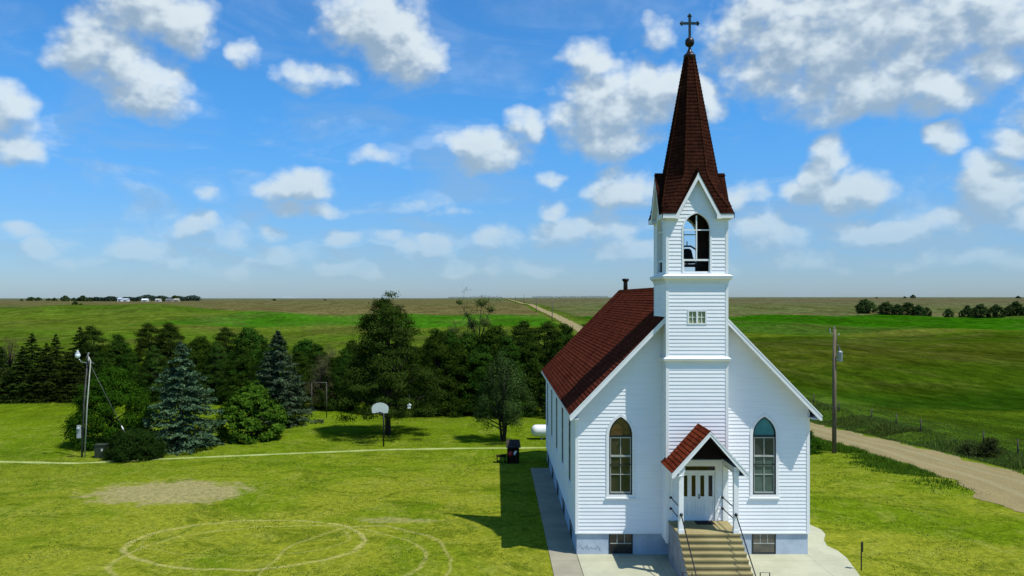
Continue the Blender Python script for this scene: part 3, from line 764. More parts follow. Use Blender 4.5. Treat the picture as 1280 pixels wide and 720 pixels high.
for k in range(4):
    # verge boards and soffits of the gablets, eave fascia and soffit at the corners
    f = lambda a, d, z, k=k: PT(k, a, d, z)
    for s in (-1, 1):
        w.prism([(s * (.88 - .015), GZ0 - .0), (0, GZ1 - .03), (0, GZ1 - .34), (s * (.88 - .17), GZ0 - .02), (s * (.88 - .17), GZ0 - .19), (s * .875, GZ0 - .19)], f, -1.375, -1.345)
        w.face([PT(k, s * .845, -1.35, GZ0), PT(k, 0, -1.35, GZ1 - .06), PT(k, 0, -1.10, GZ1 - .06), PT(k, s * .845, -1.10, GZ0)])
        x0, x1 = sorted((s * .875, s * 1.372)); w.box(x0, x1, -1.372, -1.347, GZ0 - .17, GZ0 - .004, f)
        w.face([PT(k, s * .70, -1.36, GZ0 - .172), PT(k, s * 1.36, -1.36, GZ0 - .172), PT(k, s * 1.16, -1.12, GZ0 - .172), PT(k, s * .70, -1.12, GZ0 - .172)])
        w.face([PT(k, s * .70, -1.345, GZ0 - .17), PT(k, s * .70, -1.12, GZ0 - .17), PT(k, s * .845, -1.12, GZ0), PT(k, s * .845, -1.345, GZ0)])
w.build('verge_board', M['trim'], spire)
# finial and cross
w = MB(); w.lathe([(.19, 19.55), (.235, 19.58), (.24, 19.66), (.20, 19.70), (.15, 19.74), (.09, 19.84), (.045, 19.96), (.06, 20.0), (.12, 20.03), (.17, 20.10), (.185, 20.18), (.17, 20.27), (.12, 20.34), (.06, 20.37), (.03, 20.40)], TCX, TCY, 20)
w.build('finial', M['finial'], spire)
w = MB(); x, y = TCX, TCY
w.box(x - .045, x + .045, y - .03, y + .03, 20.36, 21.26); w.box(x - .33, x - .045, y - .028, y + .028, 20.89, 20.98); w.box(x + .045, x + .33, y - .028, y + .028, 20.89, 20.98)
for (ex, ez) in ((-.34, 20.935), (.34, 20.935), (0, 21.27)):
    w.sphere((x + ex, y, ez), .055, 10)
    for dx, dz in ((-.05, 0), (.05, 0)) if ez > 21 else ((0, .055), (0, -.055)): w.sphere((x + ex * .93 + dx, y, ez + dz - (.05 if ez > 21 else 0)), .042, 10)
w.build('cross', M['cross'], church)

# bell, on its stand inside the belfry
bx, by = 7.58, 31.75
bell = empty('bell', (bx, by, 11.0), 'dark cast bell hanging in the open belfry window', 'bell')
w = MB(); w.lathe([(.001, 12.02), (.10, 12.02), (.17, 11.96), (.20, 11.86), (.225, 11.72), (.27, 11.58), (.35, 11.47), (.355, 11.44), (.33, 11.44), (.25, 11.58), (.19, 11.8), (.001, 11.9)], bx, by, 24)
w.build('bell_body', M['bronze'], bell)
w = MB(); w.tube([(bx - .42, by, 11.78), (bx - .34, by, 12.0), (bx - .15, by, 12.12), (bx + .15, by, 12.12), (bx + .34, by, 12.0), (bx + .42, by, 11.78)], .035, 8); w.tube([(bx, by, 12.1), (bx, by, 12.32)], .02, 6)
w.build('yoke', M['bronze'], bell)
w = MB()
for s in (-1, 1):
    w.beam((bx + s * .44, by - .3, 11.0), (bx + s * .44, by, 11.8), .06, .06, (1, 0, 0)); w.beam((bx + s * .44, by + .3, 11.0), (bx + s * .44, by, 11.8), .06, .06, (1, 0, 0))
w.beam((bx - .5, by - .3, 11.34), (bx + .56, by - .3, 11.34), .07, .12)
w.build('stand', M['inner'], bell)
w = MB(); w.tube([(bx, by, 11.7), (bx, by, 11.40)], [.02, .03], 8); w.sphere((bx, by, 11.36), .055); w.build('clapper', M['bronze'], bell)

# porch ------------------------------------------------------------
PX = 7.69; PF = 28.70; PB = 30.48; PZ = 5.27; PS = 1.10; PW = 1.37
FZ = 1.58
pr = MB(); n = 12; sl = PW * math.hypot(1, PS); pc_, ps_ = 1 / math.hypot(1, PS), PS / math.hypot(1, PS)
for s in (-1, 1):
    for i in range(n):
        e0 = i * sl / n; e1 = e0 + sl / n + .004; t0 = .018
        def pt(e, t, y): return (PX + s * (PW - e * pc_ + t * ps_), y, PZ - PS * PW + e * ps_ + t * pc_)
        yb = PB if e0 * pc_ > .20 else PB + .22
        pr.face([pt(e0, t0, PF), pt(e0, t0, yb), pt(e1, .002, yb), pt(e1, .002, PF)]); pr.face([pt(e0, 0, PF), pt(e0, 0, yb), pt(e0, t0, yb), pt(e0, t0, PF)])
for k in range(7):
    y = PF + k * .254
    for s in (-1, 1): pr.face([(PX, y, PZ + .035), (PX, y + .256, PZ + .02), (PX + s * .13, y + .256, PZ - .125), (PX + s * .13, y, PZ - .11)])
proof = pr.build('porch_roof', M['proof'], church)
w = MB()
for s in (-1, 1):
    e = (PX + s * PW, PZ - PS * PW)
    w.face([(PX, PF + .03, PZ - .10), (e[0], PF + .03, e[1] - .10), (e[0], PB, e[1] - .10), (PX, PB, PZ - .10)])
w.face([(PX - 1.2, PB - .115, 3.95), (PX + 1.2, PB - .115, 3.95), (PX, PB - .115, PZ - .105)])  # back gable panel, its near-black colour stands in for shade
w.build('ceiling', M['porchceil_shade'], proof)
w = MB()
for s in (-1, 1):
    e = (PX + s * PW, PZ - PS * PW)
    w.prism([(PX, PZ - .008), (e[0] + s * .012, e[1] - .012), (e[0] + s * .012, e[1] - .17), (e[0] - s * .06, e[1] - .17), (PX, PZ - .185)], lambda a, d, z: (a, PF - .02 + d, z), 0, .04)
    w.prism([(PX, PZ + .004), (e[0] + s * .016, e[1] - .004), (e[0] + s * .016, e[1] - .055), (PX, PZ - .05)], lambda a, d, z: (a, PF - .033 + d, z), 0, .013)
    x0, x1 = sorted((e[0], e[0] - s * .03)); w.box(x0, x1, PF + .03, PB, e[1] - .15, e[1] - .01)
    x0, x1 = sorted((PX + s * 1.07, PX + s * .88)); w.box(x0, x1, PF + .10, PB, 3.80, 3.97)                                 # plate beam
    w.box(min(PX + s * 1.34, PX + s * 1.0), max(PX + s * 1.34, PX + s * 1.0), PF + .04, PB - .01, 3.655, 3.68)   # soffit
w.box(PX - .95, PX + .95, PB - .12, PB - .02, 3.80, 3.92)
w.build('bargeboard', M['trim'], proof)
for xp in (6.675, 8.655):
    w = MB(); w.box(xp - .085, xp + .085, 28.80, 28.97, FZ, 3.80)
    w.box(xp - .10, xp + .10, 28.785, 28.985, FZ, FZ + .14); w.box(xp - .10, xp + .10, 28.785, 28.985, 3.66, 3.80); w.build('porch_post', M['trim'], church)
# half pilasters against the wall + frame + doors
w = MB(); TD = lambda a, d, z: (a, 30.50 - d, z)
for s in (-1, 1): w.box(PX + s * 1.0 - .05, PX + s * 1.0 + .05, .018, .06, FZ, 3.80, TD)
for x0, x1 in ((6.94, 7.055), (8.345, 8.46)): w.box(x0, x1, -.03, .045, FZ, 3.66, TD)
w.box(6.94, 8.46, -.03, .05, 3.66, 3.78, TD); w.box(7.055, 8.345, -.03, .040, 3.44, 3.50, TD); w.box(7.055, 8.345, -.06, -.02, FZ - .02, FZ + .02, TD)
dfr = w.build('door_frame', M['trim'], church)
w = MB(); w.box(7.055, 8.345, -.03, -.01, 3.50, 3.66, TD); w.build('transom', M['pane_door'], dfr)
for i, (x0, x1) in enumerate(((7.06, 7.697), (7.703, 8.34))):
    w = MB(); wx = x1 - x0; z0, z1 = FZ + .025, 3.435
    c1, c2 = x0 + wx * .255, x0 + wx * .745
    # stiles and rails around openings
    hwp = .078
    xs = [x0, c1 - hwp, c1 + hwp, c2 - hwp, c2 + hwp, x1]
    w.box(x0, xs[1], -.035, .0, z0, z1, TD); w.box(xs[2], xs[3], -.035, 0, z0, z1, TD); w.box(xs[4], x1, -.035, 0, z0, z1, TD)
    for cc in (c1, c2):
        w.box(cc - hwp, cc + hwp, -.035, 0, 3.30, z1, TD); w.box(cc - hwp, cc + hwp, -.035, 0, 2.38, 2.50, TD); w.box(cc - hwp, cc + hwp, -.035, 0, z0, z0 + .16, TD)
        w.box(cc - hwp, cc + hwp, -.034, -.018, z0 + .16, 2.38, TD)
        w.box(cc - hwp + .03, cc + hwp - .03, -.02, -.008, z0 + .19, 2.35, TD)
    d = w.build('door', M['trim'], church)
    p = MB()
    for cc in (c1, c2): p.box(cc - hwp, cc + hwp, -.033, -.02, 2.50, 3.30, TD)
    p.build('pane', M['pane_door'], d)
    if i == 1:
        h = MB(); h.box(7.725, 7.755, 0, .012, 2.42, 2.60, TD); h.tube([(7.74, 30.488, 2.47), (7.74, 30.44, 2.47)], .012, 6); h.sphere((7.74, 30.43, 2.47), .028, 10); h.build('handle', M['black'], d)
# steps
SX0, SX1 = 6.56, 8.80
w = MB(); NR = 10; rise = FZ / NR; run = .23; y0 = 28.74
pts = [(30.49, FZ), (y0, FZ)]
for k in range(1, NR): pts += [(y0 - run * (k - 1), FZ - rise * k), (y0 - run * k, FZ - rise * k)]
pts += [(pts[-1][0], -.02), (30.49, -.02)]
for a, b in zip(pts, pts[1:-1] + [pts[-1]]):
    if a[1] == b[1] and a[1] > 0: w.box(SX0, SX1, b[0] - .02, a[0] + .03, a[1] - .05, a[1])
    elif a[0] == b[0] : w.face([(SX0 + .01, a[0], a[1] - .05), (SX1 - .01, a[0], a[1] - .05), (SX1 - .01, a[0], b[1]), (SX0 + .01, a[0], b[1])])
steps = w.build('steps', M['step'], church)
for x in (SX0 + .012, SX1 - .012):
    w = MB(); w.face([(x, p[0], p[1] - (.051 if p[1] > 0 else 0)) for p in pts]); w.build('side_wall', M['stepside'], steps)
# handrails
for s, xr in ((-1, 6.66), (1, 8.63)):
    w = MB()
    yb = 26.55
    for z in (2.47, 2.05):
        w.tube([(xr, 30.49, z), (xr, 28.95, z)], .020, 8); w.sphere((xr, 30.46, z), .055, 12)
    top = (xr, 28.76, 2.27); bot = (xr, yb, .80)
    w.sphere((xr, 28.75, 2.27), .062, 12)
    w.tube([top, bot, (xr, yb - .12, .70), (xr, yb - .16, .52)], .022, 8)
    w.tube([(xr, yb + .05, .84), (xr, yb + .05, .0)], .018, 8)
    w.build('handrail', M['black'], church)
    xe = 6.16 if s < 0 else 8.72
    w = MB(); w.tube([(xe, 26.4, 0), (xe, 26.4, 1.0), (xe + .31, 26.4, 1.0), (xe + .31, 26.4, 0)], .018, 6); w.build('end_frame', M['black'], church)
w = MB(); w.box(7.53, 8.22, 29.95, 30.42, FZ + .002, FZ + .018)
for k in range(14): w.box(7.54 + k * .049, 7.565 + k * .049, 29.97, 30.40, FZ + .018, FZ + .024)
tag(w.build('doormat', M['mat'], top=(7.87, 30.2, FZ)), 'black doormat lying on the porch landing', 'doormat')

# ------------------------------------------------------------------ small things on the site
x, y = 13.5, 29.56
t = empty('marker_sign', (x, y, 0), 'short black sign on a thin post right of the steps', 'sign', rz=R(40))
w = MB(); w.box(x - .018, x + .018, y - .018, y + .018, -.1, .75); w.build('post', M['black'], t)
w = MB(); w.box(x - .09, x + .09, y - .03, y - .018, .68, 1.06); w.box(x - .07, x + .07, y - .034, y - .031, .71, 1.03); w.build('plate', M['black'], t)

# cabinet at the end of the walk
x, y = 1.05, 49.0
t = empty('cabinet', (x, y, 0), 'dark brown wooden box with sloping lid at the far corner of the church', 'box')
w = MB(); w.box(x - .36, x + .36, y - .34, y + .34, 0, 1.02)
for k in range(5): w.box(x - .35 + k * .145, x - .22 + k * .145, y - .352, y - .341, .04, .98)
w.build('box_body', M['brownbox'], t)
w = MB(); w.face([(x - .45, y - .44, 1.02), (x + .45, y - .44, 1.02), (x + .40, y + .40, 1.34), (x - .40, y + .40, 1.34)])
w.face([(x - .45, y - .44, .98), (x + .45, y - .44, .98), (x + .45, y - .44, 1.02), (x - .45, y - .44, 1.02)])
for s in (-1, 1): w.face([(x + s * .45, y - .44, .98), (x + s * .45, y - .44, 1.02), (x + s * .40, y + .40, 1.34), (x + s * .40, y + .40, 1.0)])
w.face([(x - .40, y + .40, 1.0), (x + .40, y + .40, 1.0), (x + .40, y + .40, 1.34), (x - .40, y + .40, 1.34)])
w.build('lid', M['lid'], t)
w = MB(); w.lathe([(.001, 0), (.15, 0), (.15, .02), (.001, .02)], 0, 0, 18, T=lambda p: (x - .16 + p[0], y - .356 - p[2], .60 + p[1] * 1.1)); w.build('red_disc', M['red'], t)
w = MB(); w.prism([(.02, .70), (.16, .80), (.24, .74), (.12, .55), (.06, .50)], lambda a, d, z: (x + a, y - .356 - d, z), 0, .02); w.build('white_plate', M['whiteplate'], t)
t = empty('low_bench', (.35, 49.0, 0), 'low dark plank bench left of the brown box', 'bench')
w = MB(); w.box(.02, .62, 48.75, 49.2, .38, .44); w.build('seat', M['brownbox'], t)
for a in (.07, .55):
    w = MB(); w.box(a - .03, a + .03, 48.8, 49.15, 0, .38); w.build('leg', M['brownbox'], t)

# propane tank
x0, y, zc, r = 2.50, 57.1, .62, .42
t = empty('propane_tank', (4.0, y, 0), 'long white propane tank lying behind the church', 'tank')
w = MB(); prof = [(.001, 0), (.16, .02), (.28, .08), (.37, .18), (.415, .30), (.42, .42)]
prof = prof + [(.42, 3.0 - .42)] + [(a, 3.0 - b) for a, b in prof[::-1][1:]]
w.lathe(prof, 0, 0, 28, T=lambda p: (x0 + p[2], y + p[0], zc + p[1])); w.build('tank_body', M['white_tank'], t)
w = MB(); w.lathe([(.001, 0), (.16, 0), (.16, .17), (.12, .22), (.001, .23)], x0 + 1.5, y, 16, T=lambda p: (p[0], p[1], p[2] + 1.02)); w.build('valve_dome', M['white_tank'], t)
for a in (.75, 2.25):
    w = MB(); w.box(x0 + a - .06, x0 + a + .06, y - .22, y + .22, 0, .28); w.build('leg', M['steel'], t)

# basketball hoop
x, y = -7.63, 54.3
t = empty('basketball_hoop', (x, y, 0), 'white fan shaped basketball backboard on a dark pole by the footpath', 'basketball hoop')
w = MB(); w.tube([(x, y, -.1), (x, y, 2.55)], .055, 10); w.beam((x, y, 2.5), (x - .16, y - .35, 2.6), .05, .05); w.build('pole', M['black'], t)
bx_ = x - .18; fan = [(-.50, 2.32), (.50, 2.32), (.56, 2.45), (.56, 2.72), (.46, 2.88), (.25, 2.99), (0, 3.03), (-.25, 2.99), (-.46, 2.88), (-.56, 2.72), (-.56, 2.45)]
w = MB(); w.prism([(bx_ + a, b) for a, b in fan], lambda a, d, z: (a, y - .38 - d, z), 0, .03); w.build('backboard', M['board'], t)
w = MB(); ring = [(bx_ + .23 * math.cos(k * PI / 8), y - .66 + .23 * math.sin(k * PI / 8), 2.38) for k in range(17)]; w.tube(ring, .014, 6); w.box(bx_ - .07, bx_ + .07, y - .45, y - .41, 2.31, 2.41); w.build('rim', M['black'], t)

# tall frame (swing / goal) beside the trees
x0, x1, y = -15.55, -14.3, 67.5
t = empty('pipe_frame', ((x0 + x1) / 2, y, 0), 'tall thin pipe frame standing empty in front of the trees', 'frame')
for x in (x0, x1):
    w = MB(); w.tube([(x, y, 0), (x, y, 2.95)], .04, 8); w.build('post', M['rust'], t)
w = MB(); w.tube([(x0 - .05, y, 2.95), (x1 + .05, y, 2.95)], .04, 8); w.build('crossbar', M['rust'], t)
t = empty('low_rail', (-15.9, 67.0, 0), 'small low pipe rail left of the tall pipe frame', 'rail')
w = MB(); w.tube([(-16.15, 67, 0), (-16.15, 67, .72), (-15.65, 67, .72), (-15.65, 67, 0)], .03, 8); w.build('rail', M['rust'], t)
# little feeder hanging in the big pine
x, y, z = -6.0, 55.3, 2.45
t = empty('bird_feeder', (x, y, z), 'tiny white feeder hanging under the big pine', 'feeder')
w = MB(); w.box(x - .10, x + .10, y - .10, y + .10, z, z + .22); w.build('box', M['whiteplate'], t)
w = MB(); w.prism([(-.15, .22), (.15, .22), (0, .34)], lambda a, d, zz_: (x + a, y - .13 + d, z + zz_), 0, .26); w.build('lid', M['whiteplate'], t)
w = MB(); w.tube([(x, y, z + .33), (x, y, z + .9)], .008, 5); w.build('cord', M['wire'], t)

# left yard pole -------------------------------------------------------
x, y = -26.2, 50.6
t = empty('yard_light_pole', (x, y, 0), 'leaning wooden yard pole with round lamp and meter box at left', 'light pole')
w = MB(); w.tube([(x, y, -.2), (x + .12, y + .05, 3.4), (x + .36, y + .1, 6.62)], [.06, .052, .045], 12); w.build('pole', M['grey_pole'], t)
w = MB(); w.tube([(x + .24, y - .10, 0), (x + .38, y - .08, 3.3), (x + .58, y - .04, 6.1), (x + .44, y - .02, 6.35)], .036, 8); w.build('conduit', M['pipe'], t)
w = MB(); w.tube([(x + .34, y, 5.95), (x + .10, y - .25, 6.05), (x - .02, y - .38, 6.30)], .022, 8); w.build('lamp_arm', M['steel'], t)
w = MB(); w.lathe([(.001, 6.30), (.10, 6.32), (.15, 6.40), (.16, 6.50), (.13, 6.58)], x - .04, y - .42, 16); lg = w.build('lamp_globe', M['globe'], t)
w = MB(); w.lathe([(.135, 6.58), (.12, 6.63), (.07, 6.70), (.05, 6.80), (.001, 6.81)], x - .04, y - .42, 16); w.build('lamp_cap', M['meter'], t)
w = MB(); w.box(x - .20, x + .02, y - .24, y - .12, 1.25, 2.05); w.lathe([(.09, 0), (.09, .09), (.001, .1)], 0, 0, 14, T=lambda p: (x - .09 + p[0], y - .24 - p[2], 1.85 + p[1])); w.build('meter_box', M['meter'], t)
w = MB(); w.tube([(x + .36, y + .1, 6.45), (x + .46, y - .1, 6.15), (x + .75, y + .1, 5.9)], .02, 6); w.tube([(x + .28, y, 6.3), (x + .50, y - .1, 6.62)], .03, 6); w.build('insulator', M['steel'], t)
w = MB(); w.tube([(x + .36, y + .1, 6.1), (x + 2.9, y + 1.1, .05)], .012, 6); gw = w.build('guy_wire', M['wire'], t)
w = MB(); a = Vector((x + .36, y + .1, 6.1)); b_ = Vector((x + 2.9, y + 1.1, .05)); w.tube([a.lerp(b_, .70), a.lerp(b_, .84)], .035, 8); w.build('guard', M['whiteplate'], gw)
x, y = -24.95, 50.6
t = empty('utility_box', (x, y, 0), 'squat olive utility cabinet beside the dark bush', 'utility box')
w = MB(); w.box(x - .33, x + .33, y - .25, y + .25, 0, .78); w.box(x - .36, x + .36, y - .28, y + .28, .78, .84); w.build('cabinet', M['olive_box'], t)
w = MB(); w.box(x + .08, x + .20, y - .262, y - .251, .42, .58); w.build('notice', M['whiteplate'], t)

# right utility pole with transformer + line of poles along the road --------
def util_pole(x, y, h, label, full=False, group=None):
    z = gzf(x, y); t = empty('utility_pole', (x, y, z), label, 'utility pole', group)
    w = MB(); w.tube([(x, y, z - .3), (x, y, z + h * .5), (x + .02, y, z + h)], [.15, .135, .105] if full else [.16, .14, .12], 12); w.build('pole', M['wood_pole'] if full else M['grey_pole'], t)
    w = MB()
    if full:
        w.tube([(x - .1, y - .05, z + h - .35), (x - .28, y - .1, z + h - .32), (x - .33, y - .1, z + h - .12)], .022, 6); w.lathe([(.03, 0), (.05, .03), (.03, .07), (.05, .1), (.02, .15)], x - .33, y - .1, 10, T=lambda p: (p[0], p[1], p[2] + z + h - .14))
        w.tube([(x + .1, y - .05, z + h - .5), (x + .26, y - .1, z + h - .45), (x + .28, y - .1, z + h - .3)], .02, 6)
    w.lathe([(.02, 0), (.05, .03), (.03, .07), (.05, .1), (.02, .16)], x, y, 10, T=lambda p: (p[0], p[1], p[2] + z + h)); w.build('insulator', M['steel'], t)
    if full:
        w = MB(); tx, ty, tz = x + .34, y - .12, z + h - 2.22
        w.lathe([(.001, tz), (.14, tz), (.16, tz + .03), (.16, tz + .62), (.17, tz + .64), (.15, tz + .68), (.06, tz + .74), (.001, tz + .75)], tx, ty, 18)
        tf = w.build('transformer', M['meter'], t)
        w = MB(); w.lathe([(.03, tz + .72), (.05, tz + .78), (.03, tz + .82), (.05, tz + .87), (.02, tz + .98)], tx - .03, ty, 10); w.build('bushing', M['steel'], tf)
        w = MB(); w.beam((x + .08, y - .05, tz + .5), (tx, ty, tz + .5), .05, .08); w.beam((x + .08, y - .05, tz + .15), (tx, ty, tz + .15), .05, .08); w.build('bracket', M['steel'], t)
        w = MB(); w.tube([(tx - .03, ty, tz + .95), (x + .12, y - .1, tz + 1.35), (x + .12, y - .08, tz + 1.7)], .012, 6); w.tube([(x + .12, y - .1, z + h - 1.05), (x + .2, y - .16, z + h - 1.15), (x + .24, y - .16, z + h - 1.45)], .03, 6); w.build('lead', M['wire'], t)
    return t
util_pole(23.0, 54.4, 8.45, 'tall brown utility pole with grey transformer right of the church', True)
yy = [319, 445, 640, 914, 1240, 1600, 2050]
names = ['nearest', 'second nearest', 'third nearest', 'fourth nearest', 'fifth nearest', 'sixth nearest', 'farthest']
for y, nm in zip(yy, names): util_pole(22.4, y, 8.2, f'thin roadside utility pole, {nm} of the line running to the horizon', group='utility poles beside the distant gravel road')

# fence ---------------------------------------------------------------
fy = [44.6, 48.6, 52.5, 56.5, 64.4, 68.5, 73.0, 79.6, 86.0, 92.5]
fl = ['nearest', 'second', 'third', 'fourth', 'fifth', 'sixth', 'seventh', 'eighth', 'ninth', 'farthest']
for y, nm in zip(fy, fl):
    x = 34.2 + RNG.normal() * .1; z = gzf(x, y); w = MB(); dx = RNG.normal() * .05
    w.tube([(x, y, z - .2), (x + dx, y, z + 1.05)], [.055, .045], 8)
    tag(w.build('fence_post', M['fence_wood'], top=(x, y, z)), f'weathered fence post in the weeds past the road, {nm} from the front' if nm not in ('nearest', 'farthest') else f'weathered fence post in the weeds past the road, {nm} of the row', 'fence post', 'fence posts along the pasture')
w = MB()
for hgt in (.4, .7, .97): w.tube([(34.26, y, gzf(34.2, y) + hgt) for y in fy], .003, 4, cap=False)
tag(w.build('fence_wire', M['wire']), 'barbed fence wire strung between the pasture posts', 'fence wire')

# ------------------------------------------------------------------ vegetation
def quads(cen, nrm, size, asp, name):
    """one small leaf-shaped quad per centre (kite), random spin around its normal"""
    n = len(cen); nrm = nrm / np.linalg.norm(nrm, axis=1, keepdims=True)
    ref = RNG.normal(size=(n, 3)); a = np.cross(nrm, ref); a /= np.linalg.norm(a, axis=1, keepdims=True) + 1e-9
    b = np.cross(nrm, a); s = size[:, None]
    V = np.stack([cen - a * s, cen - b * s * asp + a * s * .15, cen + a * s, cen + b * s * asp + a * s * .15], 1).reshape(-1, 3)
    return npmesh(name, V, np.arange(n * 4).reshape(-1, 4))
def trunk_mesh(paths, name):
    mb = MB()
    for pts, rad in paths: mb.tube(pts, rad, 7)
    me = bpy.data.meshes.new(name); me.from_pydata(mb.v, [], mb.f); me.polygons.foreach_set('use_smooth', [True] * len(mb.f)); me.materials.append(M['bark']); me.update(); return me

def spruce_proto(H, Rd, name, dens=1.0, mat='blue', skirt=.02, droop=.35):
    cs_, ns, ss, paths = [], [], [], [([(0, 0, -.1), (0, 0, H * .5), (0, 0, H * .97)], [H * .025, H * .015, .01])]
    z = H * skirt + .15; ang0 = 0
    while z < H * .985:
        f = z / H; r = Rd * (1 - f ** 1.6) + .05; nb = max(5, int(4 + 7 * (1 - f)))
        ang0 += 1.1
        for i in range(nb):
            a = ang0 + 2 * PI * i / nb + RNG.normal() * .16; rl = r * RNG.uniform(.66, 1.18); zz0 = z + RNG.normal() * .10
            dirv = np.array([math.cos(a), math.sin(a), 0]); side = np.array([-math.sin(a), math.cos(a), 0])
            m = int((26 + 60 * rl) * dens); t = RNG.uniform(.12, 1, m) ** .75
            wid = .30 * rl * np.sin(np.clip(t * 1.15, 0, 1) * PI * .8) * .8 + .07
            off = RNG.uniform(-1, 1, m) * wid
            zc = zz0 - droop * rl * .5 * t + .22 * rl * np.maximum(0, t - .65) ** 1.5 - np.abs(off) * .45 - RNG.uniform(0, .10, m)
            c = dirv * (rl * t)[:, None] + side * off[:, None]; c[:, 2] = zc
            cs_.append(c); nn = RNG.normal(size=(m, 3)) * .55 + dirv * .25; nn[:, 2] += 1.0; ns.append(nn); ss.append(RNG.uniform(.055, .13, m) * (.8 + .25 * Rd / 2.5))
            if i % 2 == 0: paths.append(([(0, 0, zz0), tuple(dirv * rl * .5 + np.array([0, 0, zz0 - droop * rl * .25])), tuple(dirv * rl * .85 + np.array([0, 0, zz0 - droop * rl * .4]))], [.035, .02, .008]))
        z += (.24 + .20 * (1 - f)) * (H / 7.3) ** .5
    c = np.concatenate(cs_); me = quads(c, np.concatenate(ns), np.concatenate(ss), .45, name + '_crown'); me.materials.append(M[mat])
    return trunk_mesh(paths, name + '_trunk'), me, H

def clump_proto(H, Rd, name, mat, z0=.05, prof=None, nclump=70, per=150, csz=.45, leaf=.09, asp=.5, flat=.7, limbs=6, bole=None, shell=.74, stems=1, jag=.22):
    """crown built of many leaf clumps spread through a profile volume, uneven outline"""
    prof = prof or (lambda f: math.sin(min(1, f * 1.25 + .22) * PI) ** .6 if f < .6 else (1 - f) ** .7 * 1.45)
    cs_, ns, ss = [], [], []; paths = []
    bole = bole if bole is not None else H * z0 + .3
    lean = RNG.normal(size=2) * .02 * H
    for sidx in range(stems):
        a = 2 * PI * sidx / max(1, stems) + .4; sp_r = 0 if stems == 1 else Rd * .45
        tip = (sp_r * math.cos(a) + lean[0], sp_r * math.sin(a) + lean[1], H * .9)
        paths.append(([(0 if stems == 1 else .08 * math.cos(a), 0 if stems == 1 else .08 * math.sin(a), -.15), (tip[0] * .35, tip[1] * .35, H * .35), tip], [H * .024 / stems ** .3, H * .016 / stems ** .3, .015]))
    ga = RNG.uniform(0, 6)
    lob = [(RNG.uniform(0, 2 * PI), RNG.uniform(.2, .9), RNG.uniform(-jag, jag)) for _ in range(9)]
    for i in range(nclump):
        f = (i + .5) / nclump; f = f ** .92; z = H * (z0 + (1 - z0) * f)
        rr = Rd * max(.04, prof(f)); ga += 2.39996 + RNG.normal() * .25
        k = 1 + sum(s * math.exp(-((math.cos(ga - a_) - 1) ** 2) * 2 - ((f - f_) / .15) ** 2) for a_, f_, s in lob)
        rad = rr * k * (shell + (1 - shell) * RNG.uniform(0, 1) ** .5) if RNG.uniform() < .82 else rr * RNG.uniform(.1, .6)
        c0 = np.array([rad * math.cos(ga) + lean[0] * f, rad * math.sin(ga) + lean[1] * f, z + RNG.normal() * .03 * H])
        sz = csz * RNG.uniform(.6, 1.35) * (.65 + .5 * min(1, rr / Rd)); m = int(per * RNG.uniform(.6, 1.3) * (sz / csz) ** 1.5)
        q = RNG.normal(size=(m, 3)); q /= np.linalg.norm(q, axis=1, keepdims=True); q *= (RNG.uniform(0, 1, (m, 1)) ** .45)
        q[:, 2] *= flat; q = q * sz * (1 + .25 * RNG.normal(size=(m, 1)))
        cs_.append(c0 + q); out = np.array([math.cos(ga), math.sin(ga), 1.25]); ns.append(q / sz * 1.1 + out * .55 + RNG.normal(size=(m, 3)) * .5); ss.append(RNG.uniform(.6, 1.3, m) * leaf)
        if i % max(1, nclump // (limbs * 4)) == 0:
            s0 = max(bole, z * .55); paths.append(([(lean[0] * .3, lean[1] * .3, s0), (c0[0] * .5, c0[1] * .5, (s0 + z) * .52), (c0[0] * .92, c0[1] * .92, z)], [H * .008 + .01, H * .005 + .006, .008]))
    c = np.concatenate(cs_); c[:, 2] = np.maximum(c[:, 2], .03)
    me = quads(c, np.concatenate(ns), np.concatenate(ss), asp, name + '_crown'); me.materials.append(M[mat])
    return trunk_mesh(paths, name + '_trunk'), me, H

def plant(proto, name, x, y, label, cat='tree', group=None, H=None, wid=None, rz=None, trunk='trunk', crown='crown', mat=None):
    tr_, cr, h0 = proto; s = (H or h0) / h0; sw = wid or s
    t = empty(name, (x, y, gzf(x, y) - .02), label, cat, group, rz if rz is not None else RNG.uniform(0, 6.28))
    t.scale = (sw, sw, s)
    if tr_ is not None: a = bpy.data.objects.new(trunk, tr_); COL.objects.link(a); a.parent = t
    b = bpy.data.objects.new(crown, cr); COL.objects.link(b); b.parent = t
    return t
fcone = lambda f: (1 - f) ** .6 * min(1, .75 + f * 3)
cone = lambda f: (1 - f) ** .75 * (min(1, .55 + f * 3))
pineprof = lambda f: float(np.interp(f, [0, .15, .35, .55, .75, .9, 1], [1.0, 1.02, .88, .60, .52, .34, .12]))
dome = lambda f: max(.1, math.sqrt(max(0, 1 - (f * 1.0) ** 2))) * (.86 + .14 * min(1, f * 4))

